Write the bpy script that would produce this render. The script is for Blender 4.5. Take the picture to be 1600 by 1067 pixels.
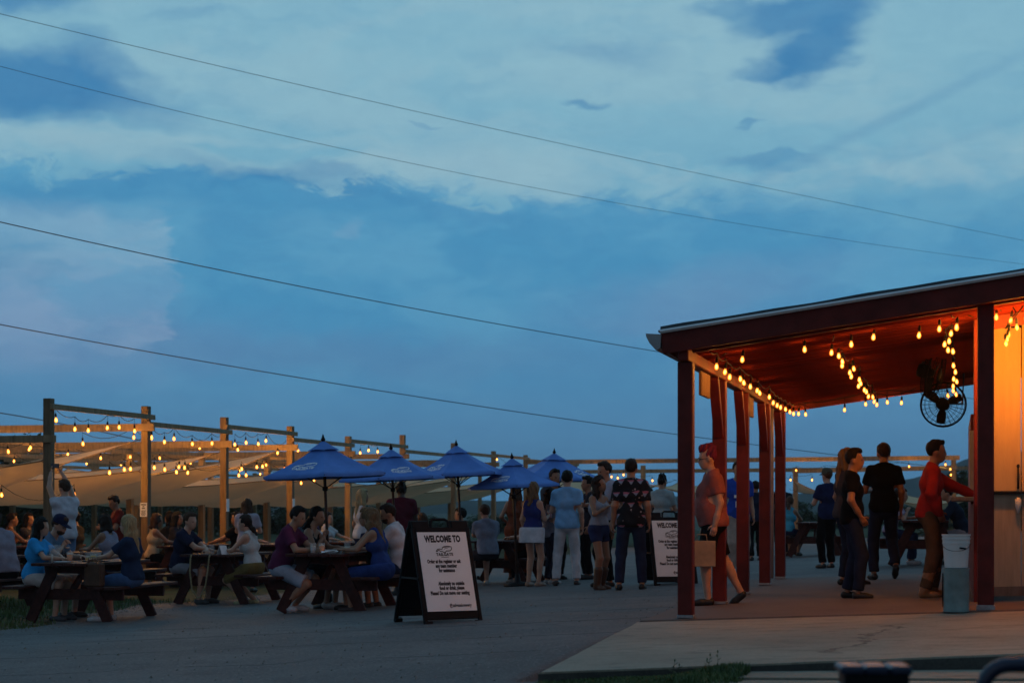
import bpy, bmesh, math, random
import numpy as np
from mathutils import Vector, Matrix, Euler
R = math.radians
random.seed(7); RNG = np.random.default_rng(7)
SC = bpy.context.scene
COL = SC.collection
for o in list(bpy.data.objects): bpy.data.objects.remove(o)

# ------------------------------------------------------------------ camera
CAMZ = 1.06; F = 2700.0; HOR = 790.0          # focal length and horizon in pixels of the 1600 px photograph
cam_d = bpy.data.cameras.new('camera'); cam = bpy.data.objects.new('camera', cam_d); COL.objects.link(cam)
cam.location = (0, 0, CAMZ); cam.rotation_euler = (R(90), 0, 0)
cam_d.sensor_width = 36; cam_d.lens = 36 * F / 1600
cam_d.shift_y = (HOR - 533.5) / 1600
cam_d.clip_start = .1; cam_d.clip_end = 6000
cam_d.dof.use_dof = True; cam_d.dof.focus_distance = 19.5; cam_d.dof.aperture_fstop = 3.2
SC.camera = cam
SC.render.engine = 'CYCLES'
SC.cycles.use_denoising = True
try: SC.cycles.denoiser = 'OPENIMAGEDENOISE'
except Exception: pass
SC.cycles.max_bounces = 6; SC.cycles.sample_clamp_indirect = 4; SC.cycles.sample_clamp_direct = 4.0
SC.view_settings.view_transform = 'Standard'; SC.view_settings.look = 'None'
SC.view_settings.exposure = 0.0; SC.view_settings.gamma = 1; SC.view_settings.use_curve_mapping = False

def lin(r, g, b):
    f = lambda c: (c/255/12.92 if c/255 <= .04045 else ((c/255+.055)/1.055)**2.4)
    return (f(r), f(g), f(b), 1)

# ------------------------------------------------------------------ node helper
class NT:
    def __init__(s, tree): s.t = tree; s.n = tree.nodes; s.l = tree.links
    def new(s, typ, **kw):
        n = s.n.new(typ)
        for k, v in kw.items(): setattr(n, k, v)
        return n
    def link(s, a, b): s.l.new(a, b)
    def val(s, sock, v):
        if hasattr(v, 'is_output'): s.link(v, sock)
        else: sock.default_value = v
    def math(s, op, a, b=0, c=None, clamp=False):
        n = s.new('ShaderNodeMath', operation=op, use_clamp=clamp)
        s.val(n.inputs[0], a); s.val(n.inputs[1], b)
        if c is not None: s.val(n.inputs[2], c)
        return n.outputs[0]
    def vmath(s, op, a, b=(0, 0, 0), scale=None):
        n = s.new('ShaderNodeVectorMath', operation=op)
        s.val(n.inputs[0], a); s.val(n.inputs[1], b)
        if scale is not None: s.val(n.inputs[3], scale)
        return n.outputs[0]
    def mix(s, f, a, b, blend='MIX'):
        n = s.new('ShaderNodeMix', data_type='RGBA', blend_type=blend)
        s.val(n.inputs[0], f); s.val(n.inputs[6], a); s.val(n.inputs[7], b)
        return n.outputs[2]
    def noise(s, vec, scale, detail=3, rough=.5, dist=0, dim='3D'):
        n = s.new('ShaderNodeTexNoise', noise_dimensions=dim)
        s.val(n.inputs['Vector'], vec); n.inputs['Scale'].default_value = scale
        n.inputs['Detail'].default_value = detail; n.inputs['Roughness'].default_value = rough
        n.inputs['Distortion'].default_value = dist
        return n.outputs[0]
    def smooth(s, v, a, b, lo=0, hi=1):
        n = s.new('ShaderNodeMapRange', interpolation_type='SMOOTHSTEP')
        s.val(n.inputs[0], v)
        for i, q in zip((1, 2, 3, 4), (a, b, lo, hi)): s.val(n.inputs[i], q)
        return n.outputs[0]
    def ramp(s, f, stops):
        n = s.new('ShaderNodeValToRGB'); s.val(n.inputs[0], f)
        e = n.color_ramp.elements
        while len(e) < len(stops): e.new(.5)
        for el, (p, c) in zip(e, stops): el.position = p; el.color = c
        return n.outputs[0]

# ------------------------------------------------------------------ world: dusk sky with cloud layers
w = bpy.data.worlds.new('World'); SC.world = w; w.use_nodes = True
N = NT(w.node_tree); N.n.clear()
tc = N.new('ShaderNodeTexCoord'); D = tc.outputs['Generated']
sp = N.new('ShaderNodeSeparateXYZ'); N.link(D, sp.inputs[0])
dx, dy, dz = sp.outputs
az = N.math('ARCTAN2', dx, dy)
el = N.math('ARCSINE', dz)
azp = N.math('MULTIPLY', az, F); elp = N.math('MULTIPLY', el, F)        # angles in photo pixels
cb = N.new('ShaderNodeCombineXYZ'); N.link(azp, cb.inputs[0]); N.link(elp, cb.inputs[1])
A = cb.outputs[0]
def warp(v, scale, amt, off=(0, 0, 0)):
    vv = N.vmath('ADD', N.vmath('MULTIPLY', v, (scale, scale*1.9, scale)), off)
    t = N.new('ShaderNodeTexNoise', noise_dimensions='2D'); N.link(vv, t.inputs['Vector']); t.inputs['Scale'].default_value = 1
    t.inputs['Detail'].default_value = 4; t.inputs['Roughness'].default_value = .58
    c = N.vmath('SUBTRACT', t.outputs[1], (.5, .5, .5))
    return N.vmath('ADD', v, N.vmath('MULTIPLY', c, (amt, amt*.55, 0)))
A1 = warp(A, .0035, 190); A2 = warp(A, .009, 120, (3, 7, 0))
A3 = warp(A1, .02, 34, (1, 2, 0))
def sep(v):
    s_ = N.new('ShaderNodeSeparateXYZ'); N.link(v, s_.inputs[0]); return s_.outputs
def blob(cx, cy, rx, ry, soft=.5, rot=0., src=None):
    """soft ellipse on the sky round the direction seen at photo pixel (cx, cy)"""
    a = math.atan((cx-800)/F)*F; e = math.atan((HOR-cy)/F)*F
    p = N.vmath('SUBTRACT', src or A3, (a, e, 0))
    X, Y, _ = sep(p)
    c, s_ = math.cos(R(rot)), math.sin(R(rot))
    u = N.math('ADD', N.math('MULTIPLY', X, c/rx), N.math('MULTIPLY', Y, s_/rx))
    v = N.math('ADD', N.math('MULTIPLY', X, -s_/ry), N.math('MULTIPLY', Y, c/ry))
    r = N.math('SQRT', N.math('ADD', N.math('MULTIPLY', u, u), N.math('MULTIPLY', v, v)))
    return N.smooth(r, 1+soft, 1-soft)
sky = N.new('ShaderNodeTexSky', sky_type='NISHITA'); sky.sun_disc = False
sky.sun_elevation = R(1.0); sky.sun_rotation = R(200)
# clear dusk gradient by elevation, then the cloud sheets on top of it
base = N.ramp(N.math('MULTIPLY', el, 1/1.5708), [
    (0.0, lin(88, 130, 166)), (.02, lin(86, 136, 174)), (.055, lin(82, 146, 184)), (.10, lin(108, 165, 193)),
    (.16, lin(134, 179, 198)), (.34, lin(118, 160, 188)), (1.0, lin(84, 120, 152))])
# high thin sheet: pale, streaky
st = N.noise(N.vmath('MULTIPLY', A1, (.0022, .0085, 1)), 1, 5, .55, .4, dim='2D')
st2 = N.noise(N.vmath('MULTIPLY', A2, (.0055, .016, 1)), 1, 5, .6, dim='2D')
hi = N.smooth(elp, 330, 560)
pale = N.math('MULTIPLY', N.smooth(st, .40, .66), N.math('MULTIPLY', hi, .62))
col = N.mix(pale, base, lin(147, 184, 199))
col = N.mix(N.math('MULTIPLY', N.smooth(st2, .50, .72), N.math('MULTIPLY', hi, .30)), col, lin(108, 160, 190))
# lower deck of blue cloud with a ragged top edge
X3, Y3, _ = sep(A3); XA, YA, _ = sep(A)
edge = N.math('ADD', N.math('MULTIPLY', XA, -.025), 480)
rs = N.smooth(XA, 150, 620)                      # the deck's edge melts away towards the right
rag = N.math('MULTIPLY', N.math('ADD', N.noise(N.vmath('MULTIPLY', A3, (.009, .022, 1)), 1, 5, .68, dim='2D'), -.5), 120)
deck = N.smooth(N.math('ADD', N.math('SUBTRACT', Y3, edge), rag), N.math('ADD', N.math('MULTIPLY', N.math('ADD', st2, -.28), 80), N.math('MULTIPLY', rs, 60)), N.math('ADD', N.math('MULTIPLY', rs, -90), -12))
dtone = N.mix(N.smooth(N.noise(N.vmath('MULTIPLY', A2, (.004, .009, 1)), 1, 4, .55, dim='2D'), .35, .7), lin(66, 139, 184), lin(86, 152, 191))
dtone = N.mix(N.smooth(elp, 330, 60), dtone, lin(80, 135, 177))
col = N.mix(N.math('MULTIPLY', deck, .84), col, dtone)
# pale strip just over the deck
strip = N.math('MULTIPLY', N.smooth(N.math('ABSOLUTE', N.math('SUBTRACT', Y3, N.math('ADD', edge, 42))), 46, 4), N.smooth(st, .38, .6))
col = N.mix(N.math('MULTIPLY', strip, .42), col, lin(158, 188, 200))
# lilac openings in the deck on the left and by the far hills
for cx, cy, rx, ry, so, rot, c_, f_ in [
        (60, 540, 330, 60, .7, 0, lin(102, 138, 178), .55), (1080, 470, 200, 42, .8, 8, lin(108, 142, 180), .55),
        (30, 425, 70, 34, .6, 0, lin(72, 130, 172), .6), (560, 560, 380, 30, .8, 0, lin(84, 130, 172), .5),
        (540, 374, 14, 9, .6, 0, lin(140, 168, 194), .22), (300, 262, 190, 16, .55, -4, lin(150, 182, 196), .45)]:
    col = N.mix(N.math('MULTIPLY', blob(cx, cy, rx, ry, so, rot, A3), f_), col, c_)
# the paler, faintly pink bank on the left ends in a ragged upright edge
nz = N.noise(N.vmath('MULTIPLY', A2, (.004, .011, 1)), 1, 5, .62, dim='2D')
ex = N.math('ADD', N.math('MULTIPLY', N.math('ADD', nz, -.5), 230), 262-800)
m1 = N.math('MULTIPLY', N.smooth(N.math('SUBTRACT', XA, ex), 12, -10), N.smooth(XA, -1150, -560, .35, 1))
st3 = N.smooth(N.noise(N.vmath('MULTIPLY', A2, (.0028, .013, 1)), 1, 4, .55, dim='2D'), .36, .60)
m1 = N.math('MULTIPLY', m1, N.math('MULTIPLY', N.math('MULTIPLY', N.smooth(YA, 470, 438), N.smooth(YA, 150, 300)), N.math('ADD', N.math('MULTIPLY', st3, .65), .30)))
col = N.mix(N.math('MULTIPLY', m1, .85), col, N.mix(N.smooth(YA, 300, 400), lin(134, 160, 192), lin(132, 170, 196)))
# separate dark clouds
for cx, cy, rx, ry, so, rot, f_ in [
        (60, 158, 165, 46, .5, -8, .85), (150, 122, 70, 34, .5, -20, .5), (-30, 14, 130, 26, .6, -8, .7),
        (1255, 40, 105, 28, .45, 6, .75), (1275, 92, 70, 34, .45, 10, .8), (1140, 28, 60, 12, .6, 10, .45), (1215, 108, 55, 13, .5, 4, .5),
        (930, 82, 90, 14, .8, -6, .28), (920, 161, 30, 5, .5, 4, .5), (1190, 257, 60, 10, .6, -2, .4), (1156, 197, 16, 4, .5, 6, .4),
        (430, 285, 150, 14, .6, -6, .34), (545, 278, 60, 10, .5, -10, .34), (260, 300, 240, 16, .7, 3, .25), (700, 325, 150, 14, .6, -4, .25),
        (90, 330, 200, 14, .7, 0, .2), (660, 186, 24, 4, .5, -14, .25), (310, 48, 60, 9, .7, 6, .22)]:
    col = N.mix(N.math('MULTIPLY', blob(cx, cy, rx, ry, so, rot, A3), f_), col, lin(54, 121, 172))
# fading dark vapour trail upper right
for cx, cy, L_, wd, rot, f_ in [(1420, 188, 230, 8, 22.5, .32), (1540, 225, 120, 6, 17, .15)]:
    col = N.mix(N.math('MULTIPLY', blob(cx, cy, L_, wd, .8, rot, A), f_), col, lin(96, 146, 182))
fine = N.noise(N.vmath('MULTIPLY', A2, (.02, .05, 1)), 1, 5, .6, dim='2D')
col = N.mix(.12, col, N.ramp(fine, [(.3, lin(70, 125, 165)), (.7, lin(175, 205, 216))]), 'SOFT_LIGHT')
hsv = N.new('ShaderNodeHueSaturation'); hsv.inputs['Saturation'].default_value = 1.04; N.link(col, hsv.inputs['Color']); col = hsv.outputs[0]
below = N.smooth(dz, -.002, -.03)
col = N.mix(below, col, lin(70, 84, 98))
# dusk: the sky opposite the afterglow is the darker side
col = N.mix(N.smooth(dy, -.75, .80, .66, 0), col, lin(16, 30, 52))
bgc = N.new('ShaderNodeBackground'); N.link(col, bgc.inputs[0]); bgc.inputs[1].default_value = 1.0
bgs = N.new('ShaderNodeBackground'); N.link(sky.outputs[0], bgs.inputs[0]); bgs.inputs[1].default_value = .015
add = N.new('ShaderNodeAddShader'); N.link(bgc.outputs[0], add.inputs[0]); N.link(bgs.outputs[0], add.inputs[1])
wo = N.new('ShaderNodeOutputWorld'); w.cycles.sampling_method = 'NONE'; N.link(add.outputs[0], wo.inputs[0])

# the afterglow of the set sun: very weak and wide
sd = bpy.data.lights.new('sun', 'SUN'); sd.energy = .05; sd.angle = R(40); sd.color = (1, .86, .78)
so_ = bpy.data.objects.new('sun', sd); COL.objects.link(so_); so_.rotation_euler = (R(62), 0, R(-20))

# ------------------------------------------------------------------ place frames
PH = math.atan2(.256, 1.0)                     # the shed and the shade frames turn this much clockwise from the view
LU = Vector((math.cos(PH), -math.sin(PH), 0)); DV = Vector((math.sin(PH), math.cos(PH), 0)); P0 = Vector((1.61, 16.08, 0))
ROT = -PH
def uv2w(u, v, z=0): return P0 + LU*u + DV*v + Vector((0, 0, z))
def w2uv(X, Y):
    q = Vector((X, Y, 0)) - P0; return q.dot(LU), q.dot(DV)
def sstep(a, b, x):
    t = min(1, max(0, (x-a)/(b-a))); return t*t*(3-2*t)
def asph(u, v):
    a = .05*min(u, 8) - .03 - .035*sstep(-1.5, -4.8, v); b = -.42
    k = .06; h = max(k-abs(a-b), 0)/k
    return max(a, b) + h*h*k*.25
def slab_z(u): return .045*u
def kerb(u): return -5.19+.195*(u+.16)
def ground(u, v):
    if u > -.42 and kerb(u) < v < 9.2: return slab_z(u)
    return asph(u, v)
def at(px, py, zoff=0):
    """where the ground lies that the photograph shows at pixel (px, py)"""
    Y = 20.
    for _ in range(40):
        X = (px-800)/F*Y; u, v = w2uv(X, Y)
        g = ground(u, v)+zoff
        Yn = (CAMZ-g)*F/(py-HOR)
        Y = .5*Y + .5*Yn
    X = (px-800)/F*Y; u, v = w2uv(X, Y)
    return Vector((X, Y, ground(u, v)))
def pix(px, py, Y): return Vector(((px-800)/F*Y, Y, CAMZ-(py-HOR)/F*Y))
def on_u(px, py, u):
    """point on the upright plane at row u under pixel (px, py)"""
    a = (px-800)/F
    q = u + P0.dot(LU)
    Y = q/(LU.x*a + LU.y)
    return pix(px, py, Y)
def on_v(px, py, v):
    a = (px-800)/F
    Y = (v + P0.dot(DV))/(DV.x*a + DV.y)
    return pix(px, py, Y)

# ------------------------------------------------------------------ materials
MATS = {}
def mat(key, color, rough=.7, var=.25, scale=8., bump=.0, bscale=60., metal=0., spec=.4, stretch=(1, 1, 1), sheen=0., second=None, trans=0.):
    if key in MATS: return MATS[key]
    m = bpy.data.materials.new(key); m.use_nodes = True; n = NT(m.node_tree)
    b = n.n['Principled BSDF']
    t = n.new('ShaderNodeTexCoord'); v = n.vmath('MULTIPLY', t.outputs['Object'], stretch)
    f = n.noise(v, scale, 5, .6)
    c = color if len(color) == 4 else (*color, 1)
    dark = tuple(x*(1-var) for x in c[:3])+(1,); light = second or tuple(min(1, x*(1+var)) for x in c[:3])+(1,)
    n.link(n.ramp(f, [(.3, dark), (.7, light)]), b.inputs['Base Color'])
    b.inputs['Roughness'].default_value = rough; b.inputs['Metallic'].default_value = metal
    b.inputs['Specular IOR Level'].default_value = spec
    if sheen: b.inputs['Sheen Weight'].default_value = sheen
    if bump:
        bp = n.new('ShaderNodeBump'); bp.inputs['Strength'].default_value = bump; bp.inputs['Distance'].default_value = .01
        n.link(n.noise(v, bscale, 4, .6), bp.inputs['Height']); n.link(bp.outputs[0], b.inputs['Normal'])
    MATS[key] = m
    return m
def cloth(c, key=None):
    return mat(key or 'cloth_%03d_%03d_%03d' % tuple(int(x*999) for x in c[:3]), c, .9, .22, 7, .35, 34, spec=.08)
def skin(t):
    c = {'fair': (.48, .27, .19), 'mid': (.36, .19, .12), 'tan': (.27, .135, .08), 'dark': (.075, .035, .02)}[t]
    return mat('skin_'+t, c, .5, .08, 14, .05, 90, spec=.4)
def hairm(c, key): return mat('hair_'+key, c, .6, .5, 14, .7, 22, spec=.14, stretch=(5, 5, .6))
H_BLK = ((.008, .006, .005), 'black'); H_DBR = ((.022, .012, .008), 'dark_brown'); H_BRN = ((.06, .03, .017), 'brown')
H_BLD = ((.36, .25, .13), 'blonde'); H_OMB = ((.16, .095, .05), 'light_brown'); H_PNK = ((.13, .014, .045), 'pink'); H_AUB = ((.035, .015, .009), 'auburn'); H_GRY = ((.16, .15, .15), 'grey')

def wood(key, c, var=.35, rough=.75):
    return mat(key, c, rough, var, 3.0, .5, 30, stretch=(6, 6, .7), spec=.3)
M_POST = wood('weathered_pine', (.17, .115, .065))
M_BEAM = wood('weathered_pine_beam', (.30, .21, .12))
M_RED = mat('red_paint', (.118, .013, .010), .55, .30, 5, .3, 26, spec=.22)
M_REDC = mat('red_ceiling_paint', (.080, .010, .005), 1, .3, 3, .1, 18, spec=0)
M_TABLE = mat('red_brown_stain', (.050, .014, .011), .6, .45, 3, .5, 30, stretch=(6, .7, 6), spec=.2)
M_BLACK = mat('black_plastic', (.005, .0056, .008), .6, .3, 6, .12, 80, spec=.15)
M_BLACKM = mat('black_metal', (.010, .010, .011), .5, .3, 9, spec=.25)
M_WHITE = mat('white_board', (.84, .86, .89), .5, .04, 4)
M_INK = mat('black_print', (.012, .013, .022), .6, .1, 4)
M_WPRINT = mat('white_print', (.88, .90, .93), .7, .08, 30)
M_STEEL = mat('galvanised_steel', (.30, .31, .33), .5, .25, 18, .1, 40, metal=.7)
M_CONC = None

# ------------------------------------------------------------------ object helpers
def link(o, parent=None):
    COL.objects.link(o)
    if parent is not None: o.parent = parent
    return o
def tag(o, label=None, cat=None, group=None, kind=None):
    for k, v in (('label', label), ('category', cat), ('group', group), ('kind', kind)):
        if v: o[k] = v
    return o
def thing(name, label, cat, loc=(0, 0, 0), rz=0., group=None):
    o = bpy.data.objects.new(name, None); link(o)
    o.location = loc; o.rotation_euler = (0, 0, rz); o.empty_display_size = .2
    return tag(o, label, cat, group)
def mesh_obj(name, verts, faces, m, parent=None, smooth=False, mats=None, mi=None):
    me = bpy.data.meshes.new(name)
    me.from_pydata([tuple(v) for v in verts], [], [tuple(f) for f in faces]); me.update()
    for q in (mats or [m]): me.materials.append(q)
    if mi is not None: me.polygons.foreach_set('material_index', np.asarray(mi, np.int32))
    if smooth: me.polygons.foreach_set('use_smooth', np.ones(len(me.polygons), bool))
    o = bpy.data.objects.new(name, me)
    return link(o, parent)
class MB:
    def __init__(s): s.v = []; s.f = []
    def addm(s, vs, fs):
        b = len(s.v); s.v += [tuple(x) for x in vs]; s.f += [tuple(i+b for i in f) for f in fs]; return s
    def box(s, c, d, rot=None, bev=0.):
        x, y, z = d[0]/2, d[1]/2, d[2]/2
        if bev:
            bm = bmesh.new(); bmesh.ops.create_cube(bm, size=1)
            bmesh.ops.scale(bm, vec=d, verts=bm.verts)
            bmesh.ops.bevel(bm, geom=list(bm.edges), offset=bev, segments=1, affect='EDGES')
            bm.verts.index_update()
            vs = [v.co.copy() for v in bm.verts]; fs = [[v.index for v in f.verts] for f in bm.faces]; bm.free()
        else:
            vs = [Vector(q) for q in ((-x,-y,-z),(x,-y,-z),(x,y,-z),(-x,y,-z),(-x,-y,z),(x,-y,z),(x,y,z),(-x,y,z))]
            fs = [(0,3,2,1),(4,5,6,7),(0,1,5,4),(1,2,6,5),(2,3,7,6),(3,0,4,7)]
        c = Vector(c)
        return s.addm([(rot @ v if rot else v)+c for v in vs], fs)
    def bar(s, p, q, w_, h_, up=(0, 0, 1), bev=0.):
        """a squared timber from p to q, w_ across and h_ along up"""
        p, q = Vector(p), Vector(q); a = (q-p); L = a.length; a.normalize()
        x = a.cross(Vector(up)); 
        if x.length < 1e-4: x = a.cross(Vector((0, 1, 0)))
        x.normalize(); z = x.cross(a)
        m = Matrix((x, a, z)).transposed()
        return s.box((p+q)/2, (w_, L, h_), m, bev)
    def tube(s, pts, r, n=8, closed=False, cap=True):
        pts = [Vector(p) for p in pts]; K = len(pts); vs = []; fs = []
        ref = Vector((.13, .21, 1)).normalized()
        for i, p in enumerate(pts):
            a = (pts[(i+1) % K]-pts[i-1]) if closed else (pts[min(i+1, K-1)]-pts[max(i-1, 0)])
            a.normalize(); x = a.cross(ref)
            if x.length < .05: x = a.cross(Vector((1, 0, 0)))
            x.normalize(); y = a.cross(x)
            rr = r[i] if hasattr(r, '__len__') else r
            vs += [p + x*(rr*math.cos(2*math.pi*k/n)) + y*(rr*math.sin(2*math.pi*k/n)) for k in range(n)]
        for i in range(K if closed else K-1):
            j = (i+1) % K
            for k in range(n): fs.append((i*n+k, i*n+(k+1) % n, j*n+(k+1) % n, j*n+k))
        if cap and not closed: fs += [tuple(range(n))[::-1], tuple(range((K-1)*n, K*n))]
        return s.addm(vs, fs)
    def lathe(s, prof, n=14, c=(0, 0, 0), cap=True):
        c = Vector(c); vs = []; fs = []
        for r_, z_ in prof: vs += [c+Vector((r_*math.cos(2*math.pi*k/n), r_*math.sin(2*math.pi*k/n), z_)) for k in range(n)]
        for i in range(len(prof)-1):
            for k in range(n): fs.append((i*n+k, i*n+(k+1) % n, (i+1)*n+(k+1) % n, (i+1)*n+k))
        if cap: fs += [tuple(range(n))[::-1], tuple(range((len(prof)-1)*n, len(prof)*n))]
        return s.addm(vs, fs)
    def xform(s, M): s.v = [tuple(M @ Vector(v)) for v in s.v]; return s
    def build(s, name, m, parent=None, smooth=False, **kw): return mesh_obj(name, s.v, s.f, m, parent, smooth, **kw)
def smooth_by_angle(o, ang=40):
    me = o.data; me.polygons.foreach_set('use_smooth', np.ones(len(me.polygons), bool))
    bm = bmesh.new(); bm.from_mesh(me)
    for e in bm.edges:
        if len(e.link_faces) == 2 and e.calc_face_angle(0) > R(ang): e.smooth = False
    bm.to_mesh(me); bm.free(); return o
def copy_tree(o, parent=None):
    c = o.copy(); link(c, parent)
    for k in list(o.children): copy_tree(k, c)
    return c
TXT = {}
def text_mesh(s, size, sx=.72, bold=.02):
    """flat lettering mesh in the XY plane, centred on x, baseline at y = 0"""
    cu = bpy.data.curves.new('txt', 'FONT'); cu.body = s; cu.size = size; cu.align_x = 'CENTER'
    cu.offset = bold*size; cu.resolution_u = 2; cu.space_character = 1.04
    o = bpy.data.objects.new('txt', cu); COL.objects.link(o)
    bpy.context.view_layer.update()
    me = bpy.data.meshes.new_from_object(o.evaluated_get(bpy.context.evaluated_depsgraph_get()))
    bpy.data.objects.remove(o)
    vs = [(v.co.x*sx, v.co.y, 0) for v in me.vertices]; fs = [tuple(p.vertices) for p in me.polygons]
    bpy.data.meshes.remove(me)
    return vs, fs
def ribbon(pts, w_, closed=False):
    """flat ribbon along a 2-D polyline"""
    K = len(pts); vs = []; fs = []
    for i in range(K):
        a = pts[(i-1) % K] if (closed or i > 0) else pts[i]; b = pts[(i+1) % K] if (closed or i < K-1) else pts[i]
        t = Vector((b[0]-a[0], b[1]-a[1])); t.normalize(); nn = Vector((-t.y, t.x))*w_/2
        vs += [(pts[i][0]+nn.x, pts[i][1]+nn.y, 0), (pts[i][0]-nn.x, pts[i][1]-nn.y, 0)]
    for i in range(K if closed else K-1):
        j = (i+1) % K; fs.append((2*i, 2*i+1, 2*j+1, 2*j))
    return vs, fs
def logo_parts(w_):
    """outline of a round station wagon with its tailgate open over the word TAILGATE, w_ wide, as (verts, faces)"""
    m = MB()
    car = [(-.50,.10),(-.42,.10),(-.36,.17),(-.30,.17),(-.24,.10),(-.10,.09),(-.04,.04),(.06,.04),(.14,.12),(.26,.12),(.40,.14),(.48,.24),(.46,.36),(.30,.40),(.02,.38),(-.08,.32),(-.12,.22),(-.26,.24),(-.40,.22),(-.50,.10)]
    m.addm(*ribbon([(x*w_, y*w_) for x, y in car], .048*w_))
    m.addm(*ribbon([(-.02*w_, .33*w_), (.16*w_, .35*w_), (.36*w_, .34*w_)], .03*w_))
    m.addm(*ribbon([(.02*w_, .22*w_), (.10*w_, .28*w_), (.24*w_, .27*w_)], .025*w_))
    vs, fs = text_mesh('TAILGATE', .235*w_, .95, .045)
    m.addm([(x, y-.16*w_, 0) for x, y, _ in vs], fs)
    m.addm(*ribbon([(-.24*w_, -.23*w_), (0, -.25*w_), (.24*w_, -.23*w_)], .03*w_))
    return m.v, m.f
# ------------------------------------------------------------------ people: signed distance bodies meshed as one surface
def surface_nets(Fd, origin, h):
    s = Fd < 0
    nx, ny, nz = Fd.shape
    c = np.zeros((nx-1, ny-1, nz-1), np.int8)
    for i in (0, 1):
        for j in (0, 1):
            for k in (0, 1): c += s[i:nx-1+i, j:ny-1+j, k:nz-1+k]
    act = (c > 0) & (c < 8)
    idx = np.full(act.shape, -1, np.int64); ii = np.argwhere(act); idx[act] = np.arange(len(ii))
    acc = np.zeros((len(ii), 3)); cnt = np.zeros(len(ii))
    cor = [(i, j, k) for i in (0, 1) for j in (0, 1) for k in (0, 1)]
    val = {q: Fd[ii[:, 0]+q[0], ii[:, 1]+q[1], ii[:, 2]+q[2]] for q in cor}
    for a in cor:
        for ax in range(3):
            if a[ax]: continue
            b = list(a); b[ax] = 1; b = tuple(b)
            va, vb = val[a], val[b]; m = (va < 0) != (vb < 0)
            t = np.where(m, va/np.where(m, va-vb, 1), 0)
            p = np.array(a, float)[None, :].repeat(len(ii), 0); p[:, ax] = t
            acc[m] += p[m]; cnt[m] += 1
    V = (ii+acc/np.maximum(cnt, 1)[:, None])*h+origin
    faces = []
    for ax in range(3):
        sl0 = [slice(1, -1)]*3; sl0[ax] = slice(0, -1)
        sl1 = [slice(1, -1)]*3; sl1[ax] = slice(1, None)
        a = s[tuple(sl0)]; b = s[tuple(sl1)]
        e = np.argwhere(a != b)
        if not len(e): continue
        fl = a[e[:, 0], e[:, 1], e[:, 2]]
        off = np.ones(3, int); off[ax] = 0
        e = e+off
        o1, o2 = [x for x in range(3) if x != ax]
        def g(d1, d2):
            q = e.copy(); q[:, o1] += d1; q[:, o2] += d2
            return idx[q[:, 0], q[:, 1], q[:, 2]]
        Q = np.stack([g(-1, -1), g(0, -1), g(0, 0), g(-1, 0)], 1)
        flip = fl if ax != 1 else ~fl
        Q[~flip] = Q[~flip][:, ::-1]
        faces.append(Q)
    return V, (np.concatenate(faces) if faces else np.zeros((0, 4), int))

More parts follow.
